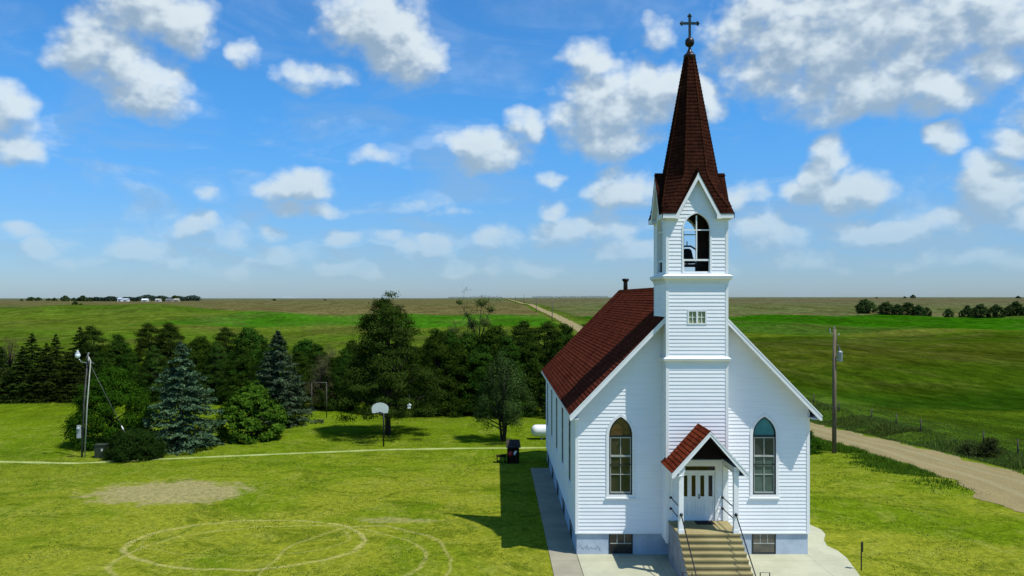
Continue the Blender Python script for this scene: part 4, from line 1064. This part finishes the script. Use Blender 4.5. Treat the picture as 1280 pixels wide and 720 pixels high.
# foreground specimens
bs1 = spruce_proto(7.4, 2.95, 'blue_spruce', 1.25)
plant(bs1, 'blue_spruce', -21.2, 53.9, 'large silvery blue spruce right of the low dark bush', group='blue spruces')
bs2 = spruce_proto(7.6, 3.1, 'blue_spruce_b', 1.2)
plant(bs2, 'blue_spruce', -17.4, 63.8, 'silvery blue spruce behind the bright leafy bush tree', group='blue spruces')
bp_ = clump_proto(9.7, 3.75, 'big_pine', 'pine', .17, pineprof, 250, 260, .72, .085, .35, .42, 10, 1.2, jag=.34, shell=.6)
plant(bp_, 'big_pine', -7.95, 58.9, 'tallest dark pine with thick trunk behind the basketball hoop', rz=.5)
rt_ = clump_proto(5.0, 2.7, 'round_tree', 'green', .02, dome, 190, 200, .52, .075, .5, .7, 6)
plant(rt_, 'round_tree', -26.6, 55.2, 'rounded mid green tree behind the yard light pole')
br_ = clump_proto(4.0, 2.3, 'leafy_tree', 'bright', .05, lambda f: float(np.interp(f, [0, .2, .5, .8, 1], [.85, 1.0, .82, .42, .12])), 150, 170, .40, .09, .6, .55, 6, jag=.3, shell=.8)
plant(br_, 'leafy_tree', -17.55, 57.2, 'small bright leafy tree in front of the second blue spruce')
lb = clump_proto(1.75, 1.65, 'low_bush', 'bush', .0, dome, 150, 190, .36, .055, .5, .7, 5)
plant(lb, 'low_bush', -22.75, 49.6 + .9, 'low dark round bush at the edge of the footpath', 'bush', trunk='stem', crown='foliage')
ct_ = clump_proto(5.9, 2.25, 'multi_stem_cedar', 'opencedar', .24, lambda f: float(np.interp(f, [0, .2, .5, .75, 1], [.6, 1, .92, .55, .12])), 95, 190, .40, .07, .35, 1.7, 8, .5, stems=5, jag=.4, shell=.7)
plant(ct_, 'multi_stem_cedar', .50, 56.2, 'open multi stemmed cedar on the lawn near the propane tank', rz=2.0)
sb = clump_proto(1.45, .75, 'small_shrub', 'green', .02, dome, 34, 110, .26, .06, .4, .8, 4)
plant(sb, 'small_shrub', 21.3, 54.4, 'small green shrub peeping past the right corner of the church', 'shrub', trunk='stem', crown='foliage')
ds = clump_proto(.75, .60, 'dark_shrub', 'deadb', .02, lambda f: 1 - .7 * f, 26, 80, .22, .05, .4, .7, 4)
for (x, y, lab, s) in ((31.9, 54.0, 'dark low shrub in the roadside ditch, left of the pair', 1.0), (33.1, 53.6, 'dark low shrub in the roadside ditch, right of the pair', 1.2)):
    plant(ds, 'dark_shrub', x, y, lab, 'shrub', 'dark shrubs in the ditch', H=.95 * s, trunk='stem', crown='foliage')

# shelterbelt
P_ = {
 'c': clump_proto(7.5, 2.8, 'cedar_a', 'cedar', .0, fcone, 170, 190, .66, .095, .4, .5, 5, jag=.38),
 'd': clump_proto(7.5, 2.4, 'cedar_b', 'cedar', .01, lambda f: (1 - f) ** .5 * min(1, .8 + f * 2), 170, 190, .64, .095, .4, .6, 5, jag=.40),
 's': spruce_proto(8.0, 3.1, 'dark_spruce', 1.0, 'pine', .0, .3),
 'p': clump_proto(8.4, 3.0, 'pine_b', 'pine', .02, pineprof, 180, 200, .70, .095, .35, .42, 6, jag=.35),
 'g': clump_proto(7.5, 2.7, 'leafy_b', 'belt', .01, dome, 190, 170, .6, .11, .5, .8, 6, jag=.35),
 'b': clump_proto(7.0, 2.3, 'twiggy', 'brown', .05, dome, 90, 90, .6, .09, .18, 1.2, 8, jag=.4),
}
kinds = {'c': ('cedar_tree', 'dark dense cedar'), 'd': ('cedar_tree', 'dark upright cedar'), 's': ('spruce_tree', 'dark layered spruce'), 'p': ('pine_tree', 'dark spreading pine'), 'g': ('broadleaf_tree', 'mid green broadleaf tree'), 'b': ('twiggy_tree', 'thin brownish twiggy tree')}
ORD = ['first', 'second', 'third', 'fourth', 'fifth', 'sixth', 'seventh', 'eighth', 'ninth', 'tenth', 'eleventh', 'twelfth', 'thirteenth', 'fourteenth', 'fifteenth', 'sixteenth', 'seventeenth', 'eighteenth', 'nineteenth', 'twentieth', 'twenty-first', 'twenty-second', 'twenty-third', 'twenty-fourth', 'twenty-fifth', 'twenty-sixth']
front = [(-38, 425, 'd'), (-8, 416, 's'), (28, 432, 's'), (58, 428, 's'), (92, 436, 's'), (128, 440, 'd'), (160, 436, 'c'), (195, 434, 'p'), (240, 436, 'c'), (272, 430, 'p'), (302, 426, 'c'), (336, 432, 'd'), (374, 440, 'c'), (402, 446, 'b'), (418, 448, 'c'), (432, 438, 'd'), (466, 440, 'c'), (520, 436, 'c'), (548, 424, 'd'), (574, 430, 'c'), (602, 434, 'd'), (634, 424, 'c'), (662, 420, 'd'), (694, 426, 'c'), (728, 424, 'd')]
back = [(-20, 412, 'd'), (12, 424, 'b'), (40, 416, 's'), (70, 417, 's'), (100, 408, 's'), (118, 410, 'p'), (150, 420, 'c'), (190, 407, 'p'), (214, 406, 'p'), (250, 424, 'g'), (286, 412, 'p'), (312, 414, 'g'), (345, 420, 'c'), (382, 428, 'g'), (396, 432, 'd'), (412, 434, 'b'), (440, 428, 'd'), (500, 424, 'c'), (545, 414, 'd'), (565, 416, 'c'), (585, 420, 'g'), (618, 412, 'g'), (650, 405, 'p'), (680, 405, 'p'), (706, 408, 'd'), (740, 408, 'c')]
for row, (lst, yb, nm) in enumerate(((front, (78.5, 69.5), 'front row'), (back, (84.5, 76), 'back row'))):
    for k, (u, v, kd) in enumerate(lst):
        y = yb[0] + (yb[1] - yb[0]) * float(sstep(200, 560, np.array(float(u)))) + RNG.normal() * .5
        x = (u - 620) * y / 1000; H = CAMH - (v - 373) * y / 1000 - gzf(x, y)
        pr_ = P_[kd]; w_ = H / pr_[2] * (RNG.uniform(.9, 1.12))
        plant(pr_, kinds[kd][0], x, y, f'{kinds[kd][1]}, {ORD[k]} tree from the left in the {nm} of the shelterbelt', group='shelterbelt trees behind the lawn', H=H, wid=w_)
# tall thin tree rising above the belt
def wispy(H, name):
    paths = []; cs_, ns, ss = [], [], []
    paths.append(([(0, 0, -.2), (.1, 0, H * .35), (-.1, .1, H * .62)], [.17, .13, .09]))
    tips = [(-1.9, .2, H * 1.0, .30), (.3, 0, H * 1.0, .75), (1.2, .3, H * .93, .45), (.7, -.3, H * .8, .6), (-.6, .4, H * .78, .6), (1.6, 0, H * .68, .6), (-1.5, -.2, H * .66, .6), (.1, .5, H * .6, .7), (-1.1, .1, H * .88, .25), (-2.6, .3, H * .72, .6), (-3.0, .2, H * .66, .55)]
    for tx, ty, tz, cz in tips:
        paths.append(([(-.05, .05, H * .45), (tx * .45, ty * .5, H * .45 + (tz - H * .45) * .6), (tx, ty, tz)], [.075, .045, .015]))
        for j in range(7):
            q = RNG.uniform(.35, 1); base = np.array([tx * q * .9, ty * q, H * .45 + (tz - H * .45) * q]); e = base + RNG.normal(size=3) * .45 + np.array([0, 0, .3])
            paths.append(([tuple(base), tuple(e)], [.018, .005]))
            m = 22; cs_.append(e + RNG.normal(size=(m, 3)) * .2); ns.append(RNG.normal(size=(m, 3)) + np.array([0, 0, .6])); ss.append(RNG.uniform(.05, .10, m))
        m = int(900 * cz); q = RNG.normal(size=(m, 3)); cs_.append(np.array([tx, ty, tz - .2]) + q * np.array([.45, .45, .32]) * cz * 1.1); ns.append(q + np.array([0, 0, .6])); ss.append(RNG.uniform(.05, .11, m))
    me = quads(np.concatenate(cs_), np.concatenate(ns), np.concatenate(ss), .5, name); me.materials.append(M['pale'])
    return trunk_mesh(paths, name + '_t'), me, H
wp = wispy(9.9, 'wispy_tree')
plant(wp, 'wispy_tree', -1.7, 78.5, 'tall sparse pale green tree rising above the shelterbelt', rz=0)
wp2 = clump_proto(6.4, 1.6, 'pale_tree', 'pale', .05, dome, 60, 90, .45, .08, .3, 1.3, 8, jag=.4)
plant(wp2, 'pale_tree', .9, 80.5, 'slim pale green tree right of the tall sparse tree', H=7.0)

# distant single trees and belts
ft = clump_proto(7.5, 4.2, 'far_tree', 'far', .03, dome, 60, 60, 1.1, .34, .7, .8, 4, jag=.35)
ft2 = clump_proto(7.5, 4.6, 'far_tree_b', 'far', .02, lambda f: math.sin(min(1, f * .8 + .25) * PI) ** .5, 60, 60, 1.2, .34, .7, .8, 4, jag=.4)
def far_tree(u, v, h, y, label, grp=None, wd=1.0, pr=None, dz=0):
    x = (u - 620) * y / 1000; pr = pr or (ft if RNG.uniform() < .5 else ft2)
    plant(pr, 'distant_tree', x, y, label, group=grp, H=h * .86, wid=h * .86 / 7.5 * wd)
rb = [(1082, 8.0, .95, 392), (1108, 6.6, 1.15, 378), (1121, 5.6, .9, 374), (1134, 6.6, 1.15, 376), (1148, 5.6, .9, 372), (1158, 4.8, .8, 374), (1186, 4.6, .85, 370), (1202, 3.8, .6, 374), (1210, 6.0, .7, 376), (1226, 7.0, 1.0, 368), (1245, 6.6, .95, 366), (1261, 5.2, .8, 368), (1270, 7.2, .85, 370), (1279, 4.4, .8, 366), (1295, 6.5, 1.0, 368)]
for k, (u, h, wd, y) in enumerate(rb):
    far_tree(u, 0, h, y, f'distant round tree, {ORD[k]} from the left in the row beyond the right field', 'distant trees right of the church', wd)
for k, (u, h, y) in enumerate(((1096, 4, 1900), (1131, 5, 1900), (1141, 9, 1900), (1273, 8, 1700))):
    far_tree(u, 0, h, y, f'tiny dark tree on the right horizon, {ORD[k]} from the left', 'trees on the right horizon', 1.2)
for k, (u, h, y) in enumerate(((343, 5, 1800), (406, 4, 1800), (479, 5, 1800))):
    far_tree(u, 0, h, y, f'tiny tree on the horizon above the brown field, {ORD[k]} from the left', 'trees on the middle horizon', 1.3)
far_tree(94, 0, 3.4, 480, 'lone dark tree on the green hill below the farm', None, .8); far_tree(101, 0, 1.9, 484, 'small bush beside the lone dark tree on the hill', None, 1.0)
farm = [(27, 6, 1450, .8), (39, 9, 1450, 1.5), (48, 8, 1450, 1.2), (61, 7, 1500, 1.3), (68, 8, 1500, 1.0), (81, 11, 1400, 1.2), (92, 7, 1450, 1.3), (99, 8, 1430, 1.1), (104, 12, 1400, 1.2), (112, 9, 1400, 1.2), (218, 13, 1520, 1.3), (205, 9, 1530, 1.3)]
for k, (u, h, y, wd) in enumerate(farm): far_tree(u, 0, h, y, f'tree on the left skyline by the farm, {ORD[k] if k < 10 else ("rounded one above the barns" if k == 10 else "lower one left of the rounded tree")}' + (' from the left' if k < 10 else ''), 'trees around the distant farm', wd)
def belt(u0, u1, y, h, label, mat='farblue'):
    cs_, ns, ss = [], [], []; n = int((u1 - u0) * 55)
    x = (RNG.uniform(u0, u1, n) - 620) * y / 1000; yv = y + RNG.uniform(-8, 8, n); hh = h * (.8 + .12 * np.sin(x * .21) + .1 * np.sin(x * .083 + 1)); z = gz(x, yv) + RNG.uniform(0, 1, n) ** .7 * hh
    c = np.stack([x, yv, z], 1); me = quads(c, RNG.normal(size=(n, 3)) + np.array([0, -.5, .5]), RNG.uniform(.7, 1.5, n), .7, 'windbreak'); o = link('windbreak', me, M[mat]); tag(o, label, 'windbreak', None, 'stuff')
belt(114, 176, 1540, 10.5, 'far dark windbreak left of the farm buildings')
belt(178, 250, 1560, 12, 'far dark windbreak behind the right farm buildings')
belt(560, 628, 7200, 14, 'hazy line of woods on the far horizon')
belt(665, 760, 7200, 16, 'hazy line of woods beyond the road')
# farm buildings
def farmb(u, y, wdt, dep, h, wall, roofm, label):
    x = (u - 620) * y / 1000; z = gzf(x, y); t = empty('farm_building', (x, y, z), label, 'farm building', 'farm buildings on the left horizon')
    w = MB(); w.box(x - wdt / 2, x + wdt / 2, y - dep / 2, y + dep / 2, z - .5, z + h); w.build('wall', M[wall], t)
    w = MB(); rh = h + wdt * .0 + 2.2
    a, b_, c_, d_ = x - wdt / 2 - .4, x + wdt / 2 + .4, y - dep / 2 - .4, y + dep / 2 + .4
    w.face([(a, c_, z + h), (b_, c_, z + h), (b_, y, z + rh), (a, y, z + rh)]); w.face([(a, d_, z + h), (b_, d_, z + h), (b_, y, z + rh), (a, y, z + rh)])
    w.face([(a, c_, z + h), (a, d_, z + h), (a, y, z + rh)]); w.face([(b_, c_, z + h), (b_, d_, z + h), (b_, y, z + rh)]); w.build('roof', M[roofm], t)
    w = MB(); w.box(x - 1.4, x + 1.4, y - dep / 2 - .06, y - dep / 2 - .01, z, z + h * .7); w.build('door', M['farmroof'], t)
farmb(150.5, 1380, 7, 9, 4.6, 'farmwhite', 'barnred', 'pale blue roofed shed, leftmost of the farm buildings')
farmb(157.5, 1385, 9, 9, 3.6, 'farmwhite', 'barnred', 'low pale shed second from left at the farm')
farmb(181.5, 1380, 10, 8, 3.0, 'farmwhite', 'farmwhite', 'bright white low barn in the middle of the farm')
farmb(198, 1375, 8, 9, 3.2, 'farmwhite', 'farmtan', 'small white barn right of the bright white one')
farmb(212, 1390, 11, 9, 3.2, 'farmtan', 'farmroof', 'tan farm shed, fourth from left with a grey roof')
farmb(221, 1385, 8, 9, 3.6, 'farmtan', 'farmtan', 'tan farm shed at the right end of the farm')

# tall grass -----------------------------------------------------------
def blades(n, xr, yr, h, mat, label, dens=None, name='tall_grass'):
    x = RNG.uniform(*xr, n * 2); y = RNG.uniform(*yr, n * 2)
    if dens is not None: k = RNG.uniform(0, 1, n * 2) < dens(x, y); x, y = x[k], y[k]
    x, y = x[:n], y[:n]; n = len(x); z = gz(x, y)
    pat = .55 + .5 * (np.sin(x * 1.3 + y * .7) * np.sin(y * .9 - x * .4) * .5 + .5) + .25 * np.sin(x * 4.1) * np.sin(y * 3.3)
    dh = 1 if dens is None else np.clip(.3 + .7 * dens(x, y), .3, 1)
    hh = h * dh * RNG.uniform(.5, 1.25, n) * pat; a = RNG.uniform(0, 2 * PI, n); wd = RNG.uniform(.018, .045, n)
    dx, dy = np.cos(a) * wd, np.sin(a) * wd; lx, ly = RNG.normal(size=n) * .22 * hh, RNG.normal(size=n) * .22 * hh
    V = np.stack([np.stack([x - dx, y - dy, z - .02], 1), np.stack([x + dx, y + dy, z - .02], 1), np.stack([x + lx, y + ly, z + hh], 1)], 1).reshape(-1, 3)
    me = npmesh(name, V, np.arange(n * 3).reshape(-1, 3), 3); o = link(name, me, M[mat]); tag(o, label, 'grass', None, 'stuff')
blades(24000, (21.9, 25.6), (38, 75), .34, 'verge', 'uncut grass strip between lawn and gravel road', lambda x, y: np.clip(sstep(21.9, 24.4, x + .8 * np.sin(y * .8) + .5 * np.sin(y * 2.1 + x)) * (1 - sstep(24.9, 25.5, x)) * sstep(40, 48, y) * (.35 + .65 * (np.sin(x * 3 + y * 2.1) * np.sin(y * 1.3 - x) > -.3)), 0, 1))
blades(42000, (30.4, 35.5), (40, 105), .30, 'ditch', 'rough weeds and grass filling the ditch past the road', lambda x, y: (.25 + .75 * (np.sin(y * .55 + x * .8) * np.sin(y * .21 + 1) > -.1)) * (.3 + .7 * sstep(30.4, 32, x)) * (1 - sstep(34, 35.5, x)), name='ditch_weeds')
blades(30000, (34, 75), (40, 85), .11, 'grassb', 'pasture grass beyond the fence', lambda x, y: 1 - .97 * sstep(34, 75, x) ** .5, name='pasture_grass')
# sparse taller turf on the lawn so its surface is not flat
blades(60000, (-34, 22), (28.5, 62), .04, 'grassb', 'short uneven turf of the lawn', lambda x, y: (~((x > 1.9) & (x < 14.3) & (y < 50.2))) * 1.0 * (np.sin(x * .7 + y * .3) * np.sin(y * .8 - x * .2) > -.2) * (((x + 17) / 5) ** 2 + ((y - 41.6) / 3.4) ** 2 > 1), name='turf')

# ------------------------------------------------------------------ sky, sun, camera
wd = bpy.data.worlds.new('World'); sc.world = wd; wd.use_nodes = True; nt = wd.node_tree
for n_ in list(nt.nodes): nt.nodes.remove(n_)
out = N(nt, 'ShaderNodeOutputWorld')
SD = Vector((.47, -.27, 1)).normalized()
sky = N(nt, 'ShaderNodeTexSky'); sky.sky_type = 'NISHITA'; sky.sun_disc = False
sky.sun_elevation = math.asin(SD.z); sky.sun_rotation = math.atan2(SD.x, SD.y); sky.altitude = 500; sky.air_density = 1.0; sky.dust_density = .5; sky.ozone_density = 2.0
SKY_STRENGTH = .10
tc = N(nt, 'ShaderNodeTexCoord'); gen = tc.outputs['Generated']
sp = N(nt, 'ShaderNodeSeparateXYZ'); L(nt, gen, sp.inputs[0])
az = math_(nt, 'ARCTAN2', sp.outputs[0], sp.outputs[1]); el = math_(nt, 'ARCSINE', sp.outputs[2])
ae = N(nt, 'ShaderNodeCombineXYZ'); L(nt, az, ae.inputs[0]); L(nt, el, ae.inputs[1])
# cumulus: (azimuth, elevation) of each puff in hundredths of the picture's focal length, size, strength
CL = [(185, 16, 80, 40, 1), (135, 72, 72, 32, 1), (180, 110, 55, 34, 1), (230, 35, 36, 30, 1),
      (465, 30, 62, 40, 1.15), (505, 65, 50, 36, 1.1), (440, 10, 40, 25, 1), (395, 95, 45, 14, .75), (303, 66, 20, 14, .8),
      (8, 138, 38, 32, 1), (15, 188, 34, 18, 1),
      (755, 138, 62, 50, 1.15), (735, 95, 32, 34, 1), (820, 115, 55, 34, 1.1), (765, 175, 45, 25, 1), (870, 125, 32, 28, 1),
      (605, 188, 50, 24, 1.05), (655, 158, 26, 18, .95), (823, 38, 20, 18, .75),
      (980, 40, 84, 66, 1), (1085, 30, 130, 72, 1.1), (1215, 25, 120, 56, 1), (1050, 110, 90, 40, 1.1), (1150, 110, 95, 34, 1.1), (1230, 85, 50, 28, 1.0), (950, 95, 40, 28, .85),
      (1030, 208, 22, 34, 1.05), (1045, 245, 62, 28, 1.1), (1085, 238, 30, 22, 1), (1183, 178, 22, 16, .9),
      (1245, 235, 55, 38, 1.1), (1270, 182, 38, 20, 1.05), (1225, 215, 32, 22, 1), (1270, 275, 60, 22, .9),
      (368, 236, 50, 17, 1.05), (395, 224, 28, 14, 1), (385, 262, 40, 10, .75), (237, 281, 26, 17, 1.0), (262, 245, 20, 9, .6), (470, 200, 26, 10, .6), (530, 255, 24, 9, .55),
      (685, 225, 18, 12, .9), (780, 238, 42, 24, .9), (930, 242, 30, 14, .85), (690, 262, 26, 12, .85),
      (180, 315, 48, 15, .85), (215, 325, 30, 14, .85), (340, 292, 18, 9, .85), (355, 318, 40, 14, .85), (425, 300, 30, 9, .7), (490, 298, 20, 9, .8), (535, 314, 34, 17, .9), (25, 292, 28, 8, .8), (50, 312, 26, 12, .7),
      (620, 300, 34, 15, .85), (700, 290, 48, 22, .85), (650, 330, 60, 14, .75), (760, 285, 50, 24, .9), (790, 320, 50, 18, .8), (960, 290, 55, 30, .9), (1090, 290, 70, 22, .85), (1180, 285, 60, 22, .85), (1000, 325, 60, 14, .75), (420, 335, 60, 10, .6), (1200, 325, 80, 16, .75),
      (1400, 120, 120, 60, 1), (-150, 90, 110, 50, 1), (1500, 260, 90, 30, 1), (-160, 260, 90, 26, .9), (-320, 170, 100, 50, 1),
      (560, 265, 30, 8, .5), (280, 300, 30, 10, .6), (100, 330, 60, 10, .6), (880, 330, 60, 12, .7), (560, 335, 50, 10, .65), (300, 335, 50, 9, .55), (1110, 330, 50, 10, .65)]
def density_group(blobs):
    dg = bpy.data.node_groups.new('cloud_density', 'ShaderNodeTree')
    dg.interface.new_socket('P', in_out='INPUT', socket_type='NodeSocketVector'); dg.interface.new_socket('D', in_out='OUTPUT', socket_type='NodeSocketFloat')
    gi = dg.nodes.new('NodeGroupInput'); go = dg.nodes.new('NodeGroupOutput'); p0 = gi.outputs[0]
    sm = dg.nodes.new('ShaderNodeVectorMath'); sm.operation = 'MULTIPLY'; dg.links.new(p0, sm.inputs[0]); sm.inputs[1].default_value = (1, 1.35, 1)
    def nz(scale, det, rough=.5):
        q = dg.nodes.new('ShaderNodeTexNoise'); q.noise_dimensions = '2D'; q.inputs['Scale'].default_value = scale; q.inputs['Detail'].default_value = det; q.inputs['Roughness'].default_value = rough; dg.links.new(sm.outputs[0], q.inputs['Vector']); return q
    b1 = nz(18, 5, .52); vo = dg.nodes.new('ShaderNodeTexVoronoi'); vo.voronoi_dimensions = '2D'; vo.inputs['Scale'].default_value = 30; vo.inputs['Detail'].default_value = 2; vo.inputs['Roughness'].default_value = .55; dg.links.new(sm.outputs[0], vo.inputs['Vector'])
    r_ = math_(dg, 'MULTIPLY_ADD', b1.outputs['Fac'], 1.7, -.85); r_ = math_(dg, 'ADD', r_, math_(dg, 'MULTIPLY_ADD', vo.outputs['Distance'], -.5, .22))
    # fair-weather cumulus everywhere outside the photographed sector
    b2 = nz(4.5, 3)
    sx = dg.nodes.new('ShaderNodeSeparateXYZ'); dg.links.new(p0, sx.inputs[0])
    side_ = math_(dg, 'MAXIMUM', ramp(dg, math_(dg, 'ABSOLUTE', sx.outputs[0]), .72, .95, 0, 1), ramp(dg, sx.outputs[1], .42, .58, 0, 1))
    gen_c = math_(dg, 'MULTIPLY_ADD', b2.outputs['Fac'], 5.0, -2.5); gen_c = math_(dg, 'MULTIPLY', gen_c, side_); gen_c = math_(dg, 'MULTIPLY_ADD', side_, .75, math_(dg, 'ADD', gen_c, -1.2))
    acc = None
    if blobs:
        wn_ = nz(13, 2); pw = dg.nodes.new('ShaderNodeVectorMath'); pw.operation = 'MULTIPLY_ADD'; dg.links.new(wn_.outputs['Color'], pw.inputs[0]); pw.inputs[1].default_value = (.038, .03, 0)
        of = dg.nodes.new('ShaderNodeVectorMath'); of.operation = 'SUBTRACT'; dg.links.new(p0, of.inputs[0]); of.inputs[1].default_value = (.019, .015, 0); dg.links.new(of.outputs[0], pw.inputs[2])
        for (a_, e_, ra, re, s) in blobs:
            q = dg.nodes.new('ShaderNodeVectorMath'); q.operation = 'MULTIPLY_ADD'; dg.links.new(pw.outputs[0], q.inputs[0]); q.inputs[1].default_value = (1 / ra, 1 / re, 0); q.inputs[2].default_value = (-a_ / ra, -e_ / re, 0)
            d_ = dg.nodes.new('ShaderNodeVectorMath'); d_.operation = 'DOT_PRODUCT'; dg.links.new(q.outputs[0], d_.inputs[0]); dg.links.new(q.outputs[0], d_.inputs[1])
            h_ = math_(dg, 'MULTIPLY_ADD', d_.outputs['Value'], -s * 1.0, s * 1.35)
            acc = h_ if acc is None else math_(dg, 'SMOOTH_MAX', acc, h_, .25)
        acc = math_(dg, 'MAXIMUM', acc, gen_c)
    else: acc = gen_c
    dg.links.new(math_(dg, 'ADD', acc, r_), go.inputs[0]); return dg
BL = []
for (u, v, ru, rv, s) in CL:
    a_ = math.atan((u - 620) / 1000); BL.append((a_, math.atan((373 - v) / 1000 * math.cos(a_)), ru / 1000 * math.cos(a_) ** 2 * 1.16, rv / 1000 * math.cos(a_) * 1.16, s))
hs = N(nt, 'ShaderNodeHueSaturation'); hs.inputs['Saturation'].default_value = 1.0; hs.inputs['Value'].default_value = 1.0; L(nt, sky.outputs[0], hs.inputs['Color'])
skc = mixc(nt, 1.0, hs.outputs[0], mixc(nt, ramp(nt, el, -.02, .26), (.60, .80, 1.17), (.45, 1.16, 1.72)), 'MULTIPLY')
w0 = N(nt, 'ShaderNodeTexNoise'); w0.noise_dimensions = '2D'; w0.inputs['Scale'].default_value = 5; w0.inputs['Detail'].default_value = 5; w0.inputs['Roughness'].default_value = .62; w0.inputs['Distortion'].default_value = .5
L(nt, mapping(nt, ae.outputs[0], (1, 3.2, 1)), w0.inputs['Vector'])
wisp = math_(nt, 'MULTIPLY', ramp(nt, w0.outputs['Fac'], .42, .72, 0, .42), ramp(nt, el, .35, .05, .25, 1))
hz = math_(nt, 'MULTIPLY', ramp(nt, el, .28, .015, 0, 1), .50); hza = ramp(nt, el, .003, .12, .22, .93)
SKM = 1 / SKY_STRENGTH
def region(blobs):
    dg = density_group(blobs)
    def dens(off):
        a = N(nt, 'ShaderNodeVectorMath', operation='ADD'); L(nt, ae.outputs[0], a.inputs[0]); a.inputs[1].default_value = off
        g_ = nt.nodes.new('ShaderNodeGroup'); g_.node_tree = dg; L(nt, a.outputs[0], g_.inputs[0]); return g_.outputs[0]
    D0 = dens((0, 0, 0)); D1 = dens((.008, .022, 0))
    alpha = ramp(nt, D0, -.30, 1.10, 0, .94)
    shade = ramp(nt, math_(nt, 'SUBTRACT', D0, D1), -.50, .75)
    shade = math_(nt, 'ADD', math_(nt, 'MULTIPLY', shade, .85), ramp(nt, D0, 1.9, .4, 0, .14), clamp=True)
    shade = math_(nt, 'POWER', shade, 1.15)
    ccol = mixc(nt, shade, (.30, .41, .52), (.84, .92, .93))
    ccol = mixc(nt, hz, ccol, (.36, .53, .68))
    al = math_(nt, 'MAXIMUM', math_(nt, 'MULTIPLY', alpha, hza), wisp)
    cc = N(nt, 'ShaderNodeVectorMath', operation='SCALE'); L(nt, ccol, cc.inputs[0]); cc.inputs['Scale'].default_value = SKM
    b_ = N(nt, 'ShaderNodeBackground'); b_.inputs[1].default_value = SKY_STRENGTH; L(nt, mixc(nt, al, skc, cc.outputs[0]), b_.inputs[0]); return b_.outputs[0]
edges = [-.80, -.48, -.36, -.22, -.08, .07, .20, .33, .46, .80]
cur = region([])
hi = math_(nt, 'LESS_THAN', el, .58)
for a0, a1 in zip(edges, edges[1:]):
    sel = [b_ for b_ in BL if b_[0] + 1.75 * b_[2] + .045 > a0 and b_[0] - 1.75 * b_[2] - .045 < a1]
    sh = region(sel); ins = math_(nt, 'MULTIPLY', math_(nt, 'MULTIPLY', math_(nt, 'GREATER_THAN', az, a0), math_(nt, 'LESS_THAN', az, a1)), hi)
    mx = N(nt, 'ShaderNodeMixShader'); L(nt, ins, mx.inputs[0]); L(nt, cur, mx.inputs[1]); L(nt, sh, mx.inputs[2]); cur = mx.outputs[0]
L(nt, cur, out.inputs[0])
wd.cycles.sampling_method = 'NONE'


sl_ = bpy.data.lights.new('sun', 'SUN'); sl_.energy = 5.0; sl_.angle = R(.53); sl_.color = (1.0, .965, .90)
so = bpy.data.objects.new('sun', sl_); COL.objects.link(so); so.rotation_euler = SD.to_track_quat('Z', 'Y').to_euler(); so.location = (20, -10, 40)

cam = bpy.data.cameras.new('camera'); cam.sensor_width = 36; cam.lens = 28.125; cam.shift_x = 20 / 1280; cam.shift_y = 13 / 1280; cam.clip_end = 30000; cam.clip_start = .1
co = bpy.data.objects.new('camera', cam); COL.objects.link(co); co.location = (0, 0, CAMH); co.rotation_euler = (R(90), 0, 0); sc.camera = co
sc.view_settings.view_transform = 'Standard'; sc.view_settings.look = 'None'; sc.view_settings.exposure = 0; sc.view_settings.gamma = 1
sc.cycles.max_bounces = 5; sc.cycles.diffuse_bounces = 2; sc.cycles.glossy_bounces = 2; sc.cycles.transmission_bounces = 2; sc.cycles.transparent_max_bounces = 8
